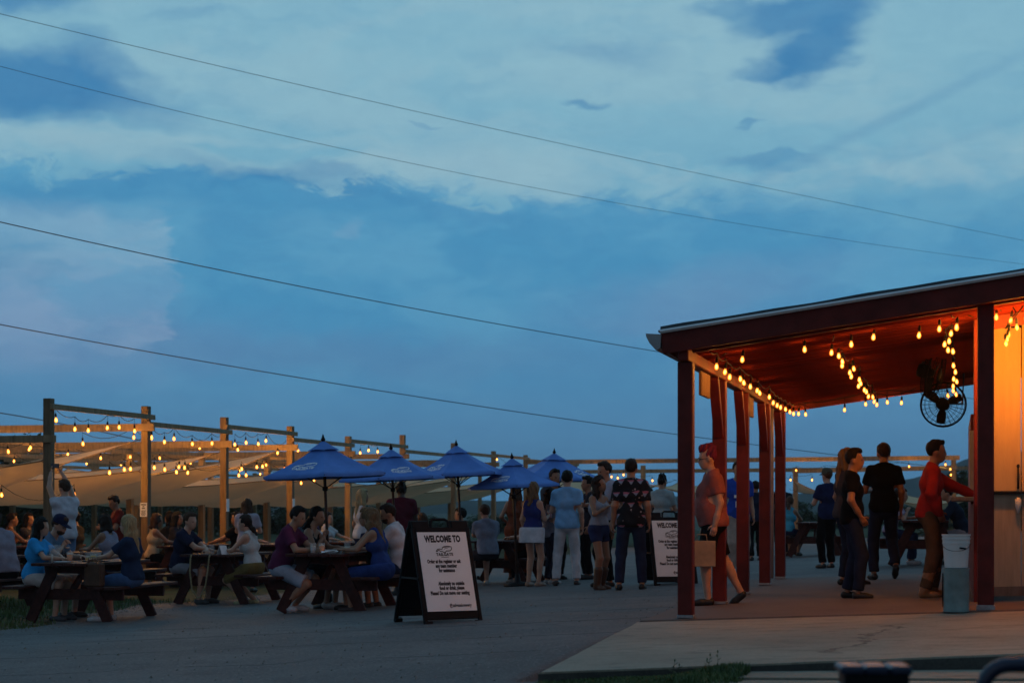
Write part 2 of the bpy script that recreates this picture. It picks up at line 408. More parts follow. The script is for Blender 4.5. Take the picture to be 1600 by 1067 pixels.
class Field:
    """prims: ('c', a, b, ra, rb) tapered capsules and ('e', centre, rot, radii) ellipsoids, blended smoothly"""
    def __init__(s, prims, h, grow=0., k=.03):
        s.h = h; lo = np.full(3, 1e9); hi = -lo; bb = []
        for p in prims:
            kk = p[5] if (p[0] == 'c' and len(p) > 5) else k
            if p[0] == 'c':
                r = max(p[3], p[4])+grow; a, b = np.array(p[1]), np.array(p[2])
                l, u = np.minimum(a, b)-r, np.maximum(a, b)+r
            else:
                r = max(p[3])+grow; l, u = np.array(p[1])-r, np.array(p[1])+r
            bb.append((l, u)); lo = np.minimum(lo, l); hi = np.maximum(hi, u)
        s.o = lo-3*h; n = np.ceil((hi-lo)/h).astype(int)+7
        s.F = np.full(tuple(n), .5)
        s.ax = [s.o[i]+np.arange(n[i])*h for i in range(3)]
        for p, (l, u) in zip(prims, bb):
            kk = p[5] if (p[0] == 'c' and len(p) > 5) else k
            i0 = np.maximum(np.floor((l-s.o)/h-3*kk/h-2).astype(int), 0); i1 = np.minimum(np.ceil((u-s.o)/h+3*kk/h+3).astype(int), n)
            sl = tuple(slice(a, b) for a, b in zip(i0, i1))
            X = s.ax[0][sl[0]][:, None, None]; Y = s.ax[1][sl[1]][None, :, None]; Z = s.ax[2][sl[2]][None, None, :]
            if p[0] == 'c':
                a, b = np.array(p[1], float), np.array(p[2], float); ba = b-a; L2 = max(ba @ ba, 1e-9)
                t = np.clip(((X-a[0])*ba[0]+(Y-a[1])*ba[1]+(Z-a[2])*ba[2])/L2, 0, 1)
                d = np.sqrt((X-a[0]-t*ba[0])**2+(Y-a[1]-t*ba[1])**2+(Z-a[2]-t*ba[2])**2)-(p[3]+(p[4]-p[3])*t+grow)
            else:
                c, Rm, rad = np.array(p[1]), np.array(p[2]), np.array(p[3])+grow
                q = [((X-c[0])*Rm[0, i]+(Y-c[1])*Rm[1, i]+(Z-c[2])*Rm[2, i]) for i in range(3)]
                k0 = np.sqrt(sum((q[i]/rad[i])**2 for i in range(3)))+1e-9
                k1 = np.sqrt(sum((q[i]/rad[i]**2)**2 for i in range(3)))+1e-9
                d = k0*(k0-1)/k1
            f = s.F[sl]; hh = np.maximum(kk-np.abs(f-d), 0)/kk
            s.F[sl] = np.minimum(f, d)-hh*hh*kk*.25
    def grid(s): return s.ax[0][:, None, None], s.ax[1][None, :, None], s.ax[2][None, None, :]
    def cut_plane(s, p, n):
        """keep the side the normal n points away from"""
        X, Y, Z = s.grid(); n = np.array(n, float); n /= np.linalg.norm(n)
        s.F = np.maximum(s.F, (X-p[0])*n[0]+(Y-p[1])*n[1]+(Z-p[2])*n[2]); return s
    def cut(s, d): s.F = np.maximum(s.F, -d); return s
    def wrinkle(s, amp, seed, fz=22., fx=9.):
        r = np.random.default_rng(seed); X, Y, Z = s.grid(); w = 0
        for i in range(4):
            a = r.uniform(-1, 1, 3); w = w+np.sin(X*fx*(1.4+a[0])*2+Y*fx*(1+a[1])*2+Z*fz*(1+.5*a[2])+r.uniform(0, 6))
        s.F = s.F+w*amp/4; return s
    def mesh(s): return surface_nets(s.F, s.o, s.h)

def ik(a, t, l1, l2, pole):
    a, t = np.array(a, float), np.array(t, float); d = t-a; L = np.linalg.norm(d)
    L_ = min(max(L, abs(l1-l2)+.01), l1+l2-.004); d = d/max(L, 1e-6); t = a+d*L_
    x = (l1*l1-l2*l2+L_*L_)/(2*L_); y = math.sqrt(max(l1*l1-x*x, 0))
    p = np.array(pole, float); p = p-d*(p @ d); p /= max(np.linalg.norm(p), 1e-6)
    return a+d*x+p*y, t
def rotm(rx=0, ry=0, rz=0): return np.array(Euler((rx, ry, rz), 'XYZ').to_matrix())

def hand_geo(wr, d, n, s, curl=.5, sc=1.):
    """palm and five bent fingers; d along the hand, n out of the palm, s = thumb side (unit vectors)"""
    m = MB(); wr, d, n = Vector(wr), Vector(d).normalized(), Vector(n); n = (n-d*n.dot(d)).normalized(); t = Vector(s); t = (t-d*t.dot(d)-n*t.dot(n)).normalized()
    P = lambda a, b, c: wr+(d*a+t*b+n*c)*sc
    prof = [(-.02, .024, .021), (.02, .034, .017), (.055, .041, .014), (.088, .040, .011)]
    vs = []; fs = []
    for a, b, c in prof: vs += [P(a, b*math.cos(q), c*math.sin(q)) for q in [i*math.pi/4 for i in range(8)]]
    for i in range(3):
        for k in range(8): fs.append((i*8+k, i*8+(k+1) % 8, i*8+8+(k+1) % 8, i*8+8+k))
    fs += [tuple(range(8))[::-1], tuple(range(24, 32))]
    m.addm(vs, fs)
    for b, L in ((.030, .070), (.010, .079), (-.010, .073), (-.029, .056)):
        p = P(.082, b, 0); pts = [p]; a = .12*curl
        for seg in (.45, .31, .24):
            a += curl*.75
            dd = (d*math.cos(a)+n*math.sin(a)); pts.append(pts[-1]+dd*(L*seg*sc))
        m.tube(pts, [.0092*sc, .0088*sc, .008*sc, .0062*sc], 6)
    p = P(.015, .030, .004); q1 = p+(d*.028+t*.030+n*.012)*sc; q2 = q1+(d*.030+t*(.016-.02*curl)+n*.014)*sc
    m.tube([p, q1, q2], [.0125*sc, .0108*sc, .008*sc], 6)
    return m.v, m.f

def face_dir(name): return {'R': 0, 'B': 90, 'L': 180, 'F': 270}[name]

ALLP = []
def person(label, loc, face, H=1.74, fem=False, sit=False, lean=0., twist=0., build=1., arms=('side', 'side'), head=(0, 0), skin_='mid',
           hair=('short', H_DBR), top=('tee', (.1, .1, .1)), legs=('trousers', (.03, .035, .06)), shoes=(.02, .02, .02), feet=None, hat=None, glasses=False,
           seat=.46, h=.017, group=None, roll=0., beard=False, extra=None, sleeve=None, curl=.5):
    """face: degrees, 0 = towards the picture's right, 90 = away from the camera; local +Y is forward"""
    S = H/1.75; seed = len(ALLP)*13+5
    hipz = .92 if not sit else (seat+.085)/S
    dzp = hipz-.92
    V3 = lambda *a: np.array(a, float)*S
    bw = build*(.94 if fem else 1.)
    shw = (.150 if fem else .170)*(.6+.4*build); hpw = .092 if fem else .088
    piv = V3(0, 0, hipz)
    M1 = rotm(-lean*.5, roll*.5, twist*.4); M2 = rotm(-lean, roll, twist)
    lo_ = lambda x, y, z: piv+M1 @ (V3(x, y, z+dzp)-piv)
    w1 = lo_(0, 0, 1.10); up = lambda x, y, z: w1+M2 @ (V3(x, y, z)-V3(0, 0, 1.10))
    hip = [lo_(s*hpw, 0, .92) for s in (-1, 1)]
    shoul = [up(s*shw, -.005, 1.408) for s in (-1, 1)]
    neck0 = up(0, -.012, 1.44)
    MH = rotm(-lean*.35+head[1], roll*.3, head[0]+twist*.6)
    neck1 = neck0+M2 @ V3(0, .022, .095)
    hd = lambda x, y, z: neck1+MH @ V3(x, y, z)
    hc = hd(0, .022, .105)
    # legs
    if feet is None:
        feet = ((-.10, 0, 0), (.10, .02, 0)) if not sit else ((-.11, .40, 0), (.12, .36, 0))
    knees, anks = [], []
    for i, s in enumerate((-1, 1)):
        f = V3(*feet[i]); an = f+V3(0, 0, .085) if len(feet[i]) < 4 or True else f
        kn, an = ik(hip[i], an, .435*S, .415*S, (s*.12, 1, .25 if not sit else .9))
        knees.append(kn); anks.append(an)
    # arms
    elb, wri = [], []
    for i, s in enumerate((-1, 1)):
        a = arms[i]; sh = shoul[i]; l1, l2 = .285*S, .255*S
        opt = {
            'side': (up(s*(shw+.065), .045, .90), (s*.15, -1, 0)), 'side_bag': (up(s*(shw+.05), .0, .885), (s*.1, -1, 0)),
            'front': (up(s*.09, .30, 1.15), (s*.7, -.4, -1)), 'cup': (up(s*.12, .27, 1.19), (s*.5, -.5, -1)),
            'chest': (up(s*.00, .17, 1.28), (s*1, .1, -1)), 'chin': (up(s*.05, .19, 1.40), (s*.4, .4, -1)),
            'up': (up(s*.09, .26, 1.86), (s*1, .5, -.2)), 'pocket': (up(s*.205, .09, .95), (s*1, -.8, 0)),
            'back': (up(s*.10, -.19, 1.06), (s*1, -.5, 0)), 'reach': (up(s*.14, .54, 1.17), (s*.3, 0, -1)),
            'elbow_back': (up(s*.19, .10, 1.05), (s*.3, -1, .1)), 'crossed': (up(-s*.10, .22, 1.17), (s*1, .2, -1)),
            'lap': (up(s*.08, .27, 1.00), (s*.7, -.5, -.4)),
            'table': (np.array([s*.13*S, .47*S+lean*.10, .80]), (s*.7, -.5, -.6)), 'fold': (np.array([-s*.07*S, .43*S+lean*.1, .81]), (s*1, .1, -.5)),
        }
        if isinstance(a, str): tg, pl = opt[a]
        else: tg, pl = V3(*a[:3]), (s*.6, -.3, -1)
        e, w_ = ik(sh, tg, l1, l2, pl); elb.append(e); wri.append(w_)
    b = []
    cap = lambda a, c, ra, rb, k=.03: b.append(('c', a, c, ra*S, rb*S, k))
    # torso
    cap(lo_(-.055, -.012, .935), lo_(.055, -.012, .935), .118*bw*(1.06 if fem else 1), .118*bw*(1.06 if fem else 1), .06)
    cap(lo_(-.05, 0, 1.06), lo_(.05, 0, 1.06), (.098 if fem else .110)*bw, (.098 if fem else .110)*bw, .06)
    cap(up(-.07, -.002, 1.26), up(.07, -.002, 1.26), .112*bw, .112*bw, .06)
    cap(up(-shw*.70, -.012, 1.378), up(shw*.70, -.012, 1.378), .066*bw, .066*bw, .05)
    for s in (-1, 1): cap(up(s*.035, -.022, 1.468), up(s*shw*.85, -.015, 1.408), .040*bw, .042*bw, .04)
    if build > 1.15: cap(lo_(-.05, .04, 1.08), lo_(.05, .04, 1.08), .12*bw, .12*bw, .07)
    if fem:
        for s in (-1, 1): cap(up(s*.06, .085, 1.275), up(s*.055, .095, 1.25), .052*bw, .05*bw, .03)
    torso = list(b)
    cap(neck0-M2 @ V3(0, 0, .03), neck1+MH @ V3(0, .01, .05), (.050 if fem else .058), .050 if fem else .056, .03)
    # head
    b.append(('e', hd(0, .012, .125), MH, np.array([.074, .092, .092])*S))
    b.append(('e', hd(0, .052, .055), MH, np.array([.054, .055, .066])*S))
    cap(hd(0, .075, .0), hd(0, .082, .012), .024, .024, .03)                        # chin
    b.append(('e', hd(0, .113, .072), MH, np.array([.0125, .017, .024])*S))          # nose
    cap(hd(-.035, .090, .112), hd(.035, .090, .112), .013, .013, .02)               # brow
    cap(hd(-.016, .102, .033), hd(.016, .102, .033), .0105, .0105, .012)            # mouth
    for s in (-1, 1): b.append(('e', hd(s*.078, .005, .08), MH, np.array([.012, .020, .030])*S))
    headp = b[-7:]
    armp = [[], []]
    for i, s in enumerate((-1, 1)):
        ar = .047*bw*(.88 if fem else 1)
        armp[i] = [('c', shoul[i], elb[i], ar*1.12*S, ar*.86*S, .035), ('c', elb[i], elb[i]*.35+wri[i]*.65, ar*.88*S, ar*.68*S, .02), ('c', elb[i]*.4+wri[i]*.6, wri[i], ar*.72*S, ar*.55*S, .02)]
        b += armp[i]
    legp = [[], []]; footp = [[], []]
    for i, s in enumerate((-1, 1)):
        lw = (.6+.4*bw)
        dn = anks[i]-knees[i]; dn = dn/np.linalg.norm(dn)
        back = np.array([0, -1, 0.])-dn*(np.array([0, -1, 0.]) @ dn); back /= max(np.linalg.norm(back), 1e-6)
        legp[i] = [('c', hip[i], knees[i], .086*lw*S, .058*lw*S, .04), ('c', knees[i], anks[i], .055*lw*S, .037*S, .03),
                   ('c', knees[i]+dn*.08*S+back*.018*S, knees[i]+dn*.20*S+back*.014*S, .05*lw*S, .042*lw*S, .03)]
        an = anks[i]; toe_up = 0
        fd = np.array([s*.15, 1, 0.]); fd /= np.linalg.norm(fd)
        lift = an[2]-.085*S
        if lift > .03: fd = fd*.75+np.array([0, 0, -.6])
        footp[i] = [('c', an-fd*.03*S+np.array([0, 0, -.048*S]), an+fd*.09*S+np.array([0, 0, -.055*S]), .036*S, .030*S, .02), ('c', an+fd*.09*S+np.array([0, 0, -.055*S]), an+fd*.145*S+np.array([0, 0, -.06*S]), .032*S, .024*S, .02)]
        b += legp[i]+footp[i]
    fld = Field(b, h)
    vb, fb = fld.mesh()
    # hands
    vs = [tuple(v) for v in vb]; fs = [tuple(int(x) for x in f) for f in fb]
    for i, s in enumerate((-1, 1)):
        d = wri[i]-elb[i]; d /= np.linalg.norm(d)
        inward = M2 @ np.array([-s*1., 0, 0]) if arms[i] in ('side', 'side_bag', 'pocket', 'front', 'cup') else np.array([0, 0, -1.])
        fwd = M2 @ np.array([0, 1., 0]) if arms[i] in ('side', 'side_bag', 'pocket') else (np.array([0, 0, 1.]) if arms[i] in ('front', 'cup', 'up', 'chin', 'chest') else np.array([-s*1., 0, 0]))
        hv, hf = hand_geo(wri[i], d, inward, fwd, curl, S*(.92 if fem else 1))
        o_ = len(vs); vs += [tuple(v) for v in hv]; fs += [tuple(q+o_ for q in f) for f in hf]
    ang = R(face-90)
    sk = skin(skin_)
    o = mesh_obj('person', vs, fs, sk, None, True)
    o.location = loc; o.rotation_euler = (0, 0, ang)
    tag(o, label, 'person', group or 'guests at the outdoor tables and bar')
    seat_ = seed
    def garment(name, prims, col, grow, cuts=(), k=None, amp=.009, hh=None, m=None, fz=26, sub=()):
        if k: prims = [p[:5]+(k,) if p[0] == 'c' else p for p in prims]
        f = Field(prims, hh or h, grow)
        if amp: f.wrinkle(amp, seat_, fz)
        for p, n in cuts: f.cut_plane(p, n)
        for d in sub: f.cut(d(f))
        v, q = f.mesh()
        if not len(v): return None
        return mesh_obj(name, v, q, m or cloth(col), o, True)
    def trunc(a, b_, t): return a+(b_-a)*t
    dnS = M1 @ np.array([0, 0, -1.]); upN = M2 @ np.array([0, 0, 1.])
    # top
    kind, tc_ = top[0], top[1]
    tuck = len(top) > 3 and top[3] == 'tuck'
    hemz = {'tee': .865, 'polo': .87, 'shirt': .84, 'long': .88, 'tank': .88, 'crop': 1.0, 'dress': .9, 'vest': .86}[kind]
    if sit: hemz = max(hemz, .90)
    if tuck: hemz = .99
    prims = list(torso)
    if kind in ('tee', 'polo', 'shirt', 'long'):
        for i, s in enumerate((-1, 1)):
            t = {'tee': .68, 'polo': .66, 'shirt': .78, 'long': 1.}[kind] if sleeve is None else sleeve
            en = trunc(shoul[i], elb[i], t)
            ar = armp[i][0]
            prims.append(('c', shoul[i], en, ar[3]-.003*S, ar[4]*1.02+.006*S, .03))
            if kind == 'long':
                prims += [('c', p[1], p[2], p[3]+.004, p[4]+.004, .025) for p in armp[i][1:]]
    gr = (.014 if fem else .017) if kind in ('tank', 'crop', 'dress', 'long') else .020
    cuts = [(lo_(0, 0, hemz), dnS), (neck0+M2 @ V3(0, 0, .060), upN+(M2 @ np.array([0, .35, 0])))]
    def sleevecut(f):
        """trim the rounded end of each short sleeve square"""
        X, Y, Z = f.grid(); D = np.full(f.F.shape, 1.)
        for i in (0, 1):
            t = {'tee': .68, 'polo': .66, 'shirt': .78}[kind] if sleeve is None else sleeve
            en = trunc(shoul[i], elb[i], t); dd = elb[i]-shoul[i]; dd = dd/np.linalg.norm(dd)
            pl = (X-en[0])*dd[0]+(Y-en[1])*dd[1]+(Z-en[2])*dd[2]
            rad = np.sqrt((X-en[0])**2+(Y-en[1])**2+(Z-en[2])**2)-.12*S
            D = np.minimum(D, np.maximum(-pl, rad))
        c = neck0+M2 @ V3(0, .035, .075)
        return np.minimum(D, np.sqrt((X-c[0])**2+(Y-c[1])**2+(Z-c[2])**2)-.078*S)
    def tankcut(f):
        X, Y, Z = f.grid(); D = np.full(f.F.shape, 1.)
        for i, s in enumerate((-1, 1)):
            c = shoul[i]+M2 @ V3(s*.045, 0, -.02)
            D = np.minimum(D, np.sqrt((X-c[0])**2+(Y-c[1])**2+(Z-c[2])**2)-.098*S)
        c = neck0+M2 @ V3(0, .05, .0)
        return np.minimum(D, np.sqrt((X-c[0])**2+(Y-c[1])**2+((Z-c[2]))**2)-.115*S)
    sub = [sleevecut] if kind in ('tee', 'polo', 'shirt') else ([tankcut] if kind in ('tank', 'crop', 'dress', 'vest') else [])
    shirt_m = top[2] if len(top) > 2 and top[2] is not None else None
    sh_o = garment({'tee': 'shirt', 'polo': 'polo_shirt', 'shirt': 'shirt', 'long': 'long_sleeved_shirt', 'tank': 'tank_top', 'crop': 'tank_top', 'dress': 'bodice', 'vest': 'blouse'}[kind], prims, tc_, gr*S, cuts, sub=sub, m=shirt_m)
    if kind in ('polo', 'shirt'):
        f = Field([('c', neck0-M2 @ V3(0, 0, .0), neck0+M2 @ V3(0, .004, .028), .070*S, .062*S, .01)], h*.8)
        v, q = f.mesh(); mesh_obj('collar', v, q, shirt_m or cloth(tc_), sh_o, True)
    # legs
    lk, lc = legs[0], legs[1]
    pel = [torso[0], torso[1]]
    wz = 1.0 if kind != 'crop' else 1.03
    if lk in ('trousers', 'jeans', 'shorts', 'short_shorts'):
        pr = list(pel); tt = {'shorts': .92, 'short_shorts': .42}.get(lk)
        for i in (0, 1):
            A_ = legp[i]
            if tt is None:
                pr += [('c', A_[0][1], A_[0][2], A_[0][3], A_[0][4]+.006, .03), ('c', A_[1][1], A_[1][2], A_[1][3]+.004, A_[1][4]+.017, .03), A_[2]]
            else:
                pr.append(('c', A_[0][1], trunc(A_[0][1], A_[0][2], tt), A_[0][3]+.004, A_[0][4]+(.026-.01*(tt < .5)), .03))
        def legcut(f):
            X, Y, Z = f.grid(); D = np.full(f.F.shape, 1.)
            for i in (0, 1):
                if tt is None: en = anks[i]; dd = anks[i]-knees[i]; en = en-dd/np.linalg.norm(dd)*.012
                else: en = trunc(hip[i], knees[i], tt); dd = knees[i]-hip[i]
                dd = dd/np.linalg.norm(dd)
                pl = (X-en[0])*dd[0]+(Y-en[1])*dd[1]+(Z-en[2])*dd[2]
                D = np.minimum(D, np.maximum(-pl, np.sqrt((X-en[0])**2+(Y-en[1])**2+(Z-en[2])**2)-.14*S))
            return D
        garment({'trousers': 'trousers', 'jeans': 'jeans', 'shorts': 'shorts', 'short_shorts': 'shorts'}[lk], pr, lc, .012*S, [(lo_(0, 0, wz), -dnS)], sub=[legcut], amp=.007, fz=26)
    elif lk in ('skirt', 'long_skirt'):
        L_ = {'skirt': .62, 'long_skirt': 1.5}[lk]
        pr = list(pel)
        if sit:
            for i in (0, 1):
                pr += [('c', hip[i], trunc(hip[i], knees[i], min(1, L_*1.4)), .10*S, .085*S, .12)]
                if lk == 'long_skirt': pr.append(('c', knees[i], trunc(knees[i], anks[i], .8), .09*S, .09*S, .12))
            garment('skirt', pr, lc, .012*S, [(lo_(0, 0, 1.0), -dnS)], amp=.010)
        else:
            z1 = .92-L_*.5 if lk == 'skirt' else .16
            pr += [('c', V3(s*.06, 0, .9), V3(s*.10, .0, z1), .105*S, .125*S, .12) for s in (-1, 1)]
            garment('skirt', pr, lc, .012*S, [(lo_(0, 0, 1.02), -dnS), (V3(0, 0, z1), (0, 0, -1))], amp=.016, fz=3)
    if extra == 'tied_shirt':
        pr = list(pel)+[('c', V3(s*.07, -.03, .92), V3(s*.09, -.04, .74), .12*S, .12*S, .08) for s in (-1, 1)]
        garment('tied_shirt', pr, (.6, .6, .66), .026*S, [(V3(0, 0, 1.0), (0, 0, 1)), (V3(0, 0, .74), (0, 0, -1)), (V3(0, .06, 0), (0, 1, 0))], amp=.014, fz=4)
    # shoes
    for i in (0, 1):
        if shoes is not None:
            boots = isinstance(shoes, tuple) and len(shoes) == 4
            pr = list(footp[i])
            if boots: pr += [('c', anks[i], trunc(anks[i], knees[i], .55), .05*S, .062*S, .02)]
            f = Field(pr, h*.9, .010*S); f.cut_plane(anks[i]+(0, 0, (.02 if not boots else .35)*S), (0, 0, 1)); 
            v, q = f.mesh()
            if len(v):
                mesh_obj('boot' if boots else 'shoe', v, q, mat('leather_%02d_%02d_%02d' % tuple(int(x*99) for x in shoes[:3]), shoes[:3], .5, .2, 20), o, True)
    # hair
    hs, hcx = hair[0], hair[1]; hm = hairm(*hcx)
    if hs != 'bald':
        thick = {'buzz': .006, 'short': .016, 'fade': .010, 'messy': .022}.get(hs, .018)
        pr = [('e', hd(0, .004, .130), MH, np.array([.074+thick, .090+thick, .090+thick*1.15])*S)]
        longn = hs in ('long', 'longwavy', 'bob', 'half')
        if hs in ('short', 'messy', 'fade'): pr.append(('c', hd(-.03, .075, .20), hd(.035, .07, .205), .022*S, .024*S, .03))
        if hs == 'fade': pr.append(('c', hd(0, -.045, .205), hd(0, .055, .212), .052*S, .046*S, .02))
        tail = []
        if longn:
            L_ = {'long': .36, 'longwavy': .33, 'bob': .13, 'half': .24}[hs]
            for s in (-1, 0, 1):
                a = hd(s*.055, -.05+abs(s)*.03, .12); m_ = hd(s*.075, -.075+abs(s)*.05, -.03)
                c_ = m_+M2 @ V3(s*.02, -.035+abs(s)*.02, -(L_-.12))
                tail += [('c', a, m_, .048*S, .050*S, .03), ('c', m_, c_, .050*S, .030*S, .03)]
        elif hs == 'pony':
            a = hd(0, -.09, .13); m_ = hd(0, -.135, .04); tail = [('c', a, m_, .032*S, .036*S, .02), ('c', m_, m_+M2 @ V3(0, -.02, -.13), .034*S, .016*S, .02)]
        elif hs == 'lowpony':
            a = hd(0, -.07, .05); m_ = hd(0, -.105, .0); tail = [('c', a, m_, .038*S, .04*S, .02), ('c', m_, m_+M2 @ V3(0, -.05, -.10), .038*S, .02*S, .02)]
        elif hs == 'bun': tail = [('e', hd(0, -.085, .17), MH, np.array([.045, .045, .045])*S)]
        f = Field(pr+tail, h*.85, 0)
        f.wrinkle((.016 if longn else .010) if hs not in ('longwavy', 'messy', 'fade') else .022, seed, 30 if hs != 'longwavy' else 46, 30)
        X, Y, Z = f.grid()
        def loc_(c): 
            q = [X-c[0], Y-c[1], Z-c[2]]; return [q[0]*MH[0, i]+q[1]*MH[1, i]+q[2]*MH[2, i] for i in range(3)]
        qx, qy, qz = loc_(hd(0, 0, 0)); qx, qy, qz = qx/S, qy/S, qz/S
        # face opening, then the nape
        fo = np.maximum(np.maximum(.030-qy+.25*np.maximum(qz-.10, 0), qz-(.172 if hs != 'fade' else .165)), np.abs(qx)-(.085 if not longn else .060))
        if longn: fo = np.maximum(fo, -(qz+.5))
        f.cut(fo*S)
        if not longn and hs not in ('pony', 'lowpony'):
            f.F = np.maximum(f.F, np.maximum((.045-qz)*S, np.maximum((qy-.03)*S*.0-1, -1)))
            f.F = np.maximum(f.F, np.minimum((.095-qz), (qy+.035))*S)
        v, q = f.mesh()
        if len(v): mesh_obj('hair', v, q, hm, o, True)
    if beard:
        f = Field([('e', hd(0, .056, .035), MH, np.array([.058, .058, .060])*S)], h*.85, .004); X, Y, Z = f.grid()
        qz = ((X-hd(0, 0, 0)[0])*MH[0, 2]+(Y-hd(0, 0, 0)[1])*MH[1, 2]+(Z-hd(0, 0, 0)[2])*MH[2, 2])/S
        f.F = np.maximum(f.F, (qz-.045)*S); v, q = f.mesh()
        if len(v): mesh_obj('beard', v, q, hm, o, True)
    for s in (-1, 1):
        m_ = MB(); c = hd(s*.031, .0925, .092)
        bm = bmesh.new(); bmesh.ops.create_icosphere(bm, subdivisions=1, radius=.0125*S); bm.verts.index_update()
        m_.addm([v.co*1+Vector(c) for v in bm.verts], [[v.index for v in q.verts] for q in bm.faces]); bm.free()
        m_.build('eye', mat('eye', (.03, .022, .018), .2, .1), o, True)
    if glasses:
        m_ = MB(); gz = .092 if glasses != 'top' else .19; gy = .115 if glasses != 'top' else .085
        for s in (-1, 1):
            m_.tube([hd(s*.032+.024*math.cos(a), gy-.004*abs(math.cos(a)), gz+.018*math.sin(a)) for a in [i*math.pi/4 for i in range(8)]], .003*S, 4, True)
            m_.tube([hd(s*.056, gy-.004, gz), hd(s*.082, .01, gz)], .003*S, 4)
        m_.tube([hd(-.009, gy, gz+.004), hd(.009, gy, gz+.004)], .003*S, 4)
        m_.build('glasses', M_BLACKM, o)
    if hat:
        hk, hcol = hat; m_ = MB(); n = 16
        MHm = Matrix(MH.tolist()).to_4x4(); T = Matrix.Translation(Vector(hd(0, .006, .135))) @ MHm
        if hk == 'cap':
            m_.lathe([(.098*S, -.005*S), (.099*S, .04*S), (.085*S, .08*S), (.05*S, .105*S), (.012*S, .113*S)], n)
            back = -1 if len(hat) == 2 and False else 1
            vs_ = []; 
            for k in range(9):
                a = math.pi*(.14+.72*k/8); c_, s_ = math.cos(a), math.sin(a)
                vs_ += [(c_*.094*S, s_*.098*S, .004*S), (c_*.082*S, (.075+.105*s_)*S if s_ > 0 else 0, -.014*S), (c_*.094*S, s_*.098*S, -.004*S), (c_*.082*S, (.075+.105*s_)*S, -.022*S)]
            fs_ = []
            for k in range(8): 
                a, b2 = 4*k, 4*k+4; fs_ += [(a, a+1, b2+1, b2), (a+2, b2+2, b2+3, a+3), (a+1, a+3, b2+3, b2+1)]
            m_.addm(vs_, fs_)
        elif hk == 'straw':
            m_.lathe([(.19*S, -.01*S), (.185*S, .0), (.10*S, .012*S), (.098*S, .07*S), (.085*S, .10*S), (.03*S, .105*S)], 20)
        m_.xform(T)
        ho = m_.build('cap' if hk == 'cap' else 'straw_hat', cloth(hcol) if hk == 'cap' else mat('straw', (.42, .32, .19), .8, .3, 40, .4, 60), o); smooth_by_angle(ho, 50)
        if hk == 'straw':
            MB().lathe([(.1015*S, .012*S), (.1015*S, .042*S)], 20, cap=False).xform(T).build('hat_band', M_BLACK, ho, True)
    o['_'] = 0; del o['_']
    info = dict(o=o, wri=wri, elb=elb, hd=hd, up=up, M=Matrix.Translation(loc) @ Matrix.Rotation(ang, 4, 'Z'), shirt=sh_o, S=S, M2=M2)
    info['hand'] = lambda i, d=.09: info['M'] @ Vector(wri[i]+(wri[i]-elb[i])/np.linalg.norm(wri[i]-elb[i])*d*S)
    ALLP.append(info)
    return info
# ------------------------------------------------------------------ ground materials
def m_asphalt():
    m = bpy.data.materials.new('asphalt'); m.use_nodes = True; n = NT(m.node_tree); b = n.n['Principled BSDF']
    t = n.new('ShaderNodeTexCoord').outputs['Object']
    big = n.noise(t, .35, 5, .6); mid = n.noise(t, 3.5, 5, .65); fine = n.noise(t, 34, 5, .75)
    c = n.ramp(big, [(.3, (.064, .066, .070, 1)), (.7, (.125, .126, .130, 1))])
    c = n.mix(n.math('MULTIPLY', n.smooth(mid, .45, .70), .45), c, (.055, .056, .060, 1))
    st_ = n.noise(n.vmath('MULTIPLY', t, (.7, .9, 1)), 1.1, 5, .65)
    c = n.mix(n.math('MULTIPLY', n.smooth(st_, .50, .68), .28), c, (.18, .18, .18, 1)); c = n.mix(n.math('MULTIPLY', n.smooth(n.noise(t, .8, 4, .7), .60, .70), .3), c, (.035, .035, .038, 1))
    c = n.mix(n.smooth(fine, .54, .72), c, (.30, .30, .30, 1)); c = n.mix(n.smooth(fine, .46, .30), c, (.028, .028, .031, 1))
    # worn joints and cracks that cross the lot
    wv = n.noise(t, .9, 5, .65); s_ = n.new('ShaderNodeSeparateXYZ'); n.link(t, s_.inputs[0]); X, Y, Z = s_.outputs
    cr = None
    for k, (off, slope, wd, amp) in enumerate([(1.22, -.177, .055, .35), (-.89, -.172, .045, .5), (3.1, -.17, .05, .6), (-2.6, -.2, .03, .8), (6.2, -.1, .06, .7)]):
        v = n.math('ADD', n.math('ADD', Y, n.math('MULTIPLY', X, slope)), n.math('MULTIPLY', n.math('ADD', wv, -.5), amp))
        d = n.math('ABSOLUTE', n.math('ADD', v, -off))
        l_ = n.math('MULTIPLY', n.smooth(d, wd*1.6, wd*.5), n.smooth(n.noise(t, .5+.13*k, 3), .36, .5))
        cr = l_ if cr is None else n.math('MAXIMUM', cr, l_)
    vo = n.new('ShaderNodeTexVoronoi', feature='DISTANCE_TO_EDGE'); n.link(n.vmath('ADD', t, n.vmath('MULTIPLY', (1, 1, 1), (0, 0, 0))), vo.inputs['Vector']); vo.inputs['Scale'].default_value = .55
    net = n.math('MULTIPLY', n.smooth(vo.outputs['Distance'], .012, .003), n.smooth(big, .56, .62))
    cr = n.math('MAXIMUM', cr, net)
    c = n.mix(n.math('MULTIPLY', cr, .5), c, (.018, .018, .02, 1))
    n.link(c, b.inputs['Base Color']); b.inputs['Roughness'].default_value = .82; b.inputs['Specular IOR Level'].default_value = .35
    bp = n.new('ShaderNodeBump'); bp.inputs['Strength'].default_value = .55; bp.inputs['Distance'].default_value = .012
    n.link(n.math('SUBTRACT', fine, n.math('MULTIPLY', cr, 1.5)), bp.inputs['Height']); n.link(bp.outputs[0], b.inputs['Normal'])
    return m
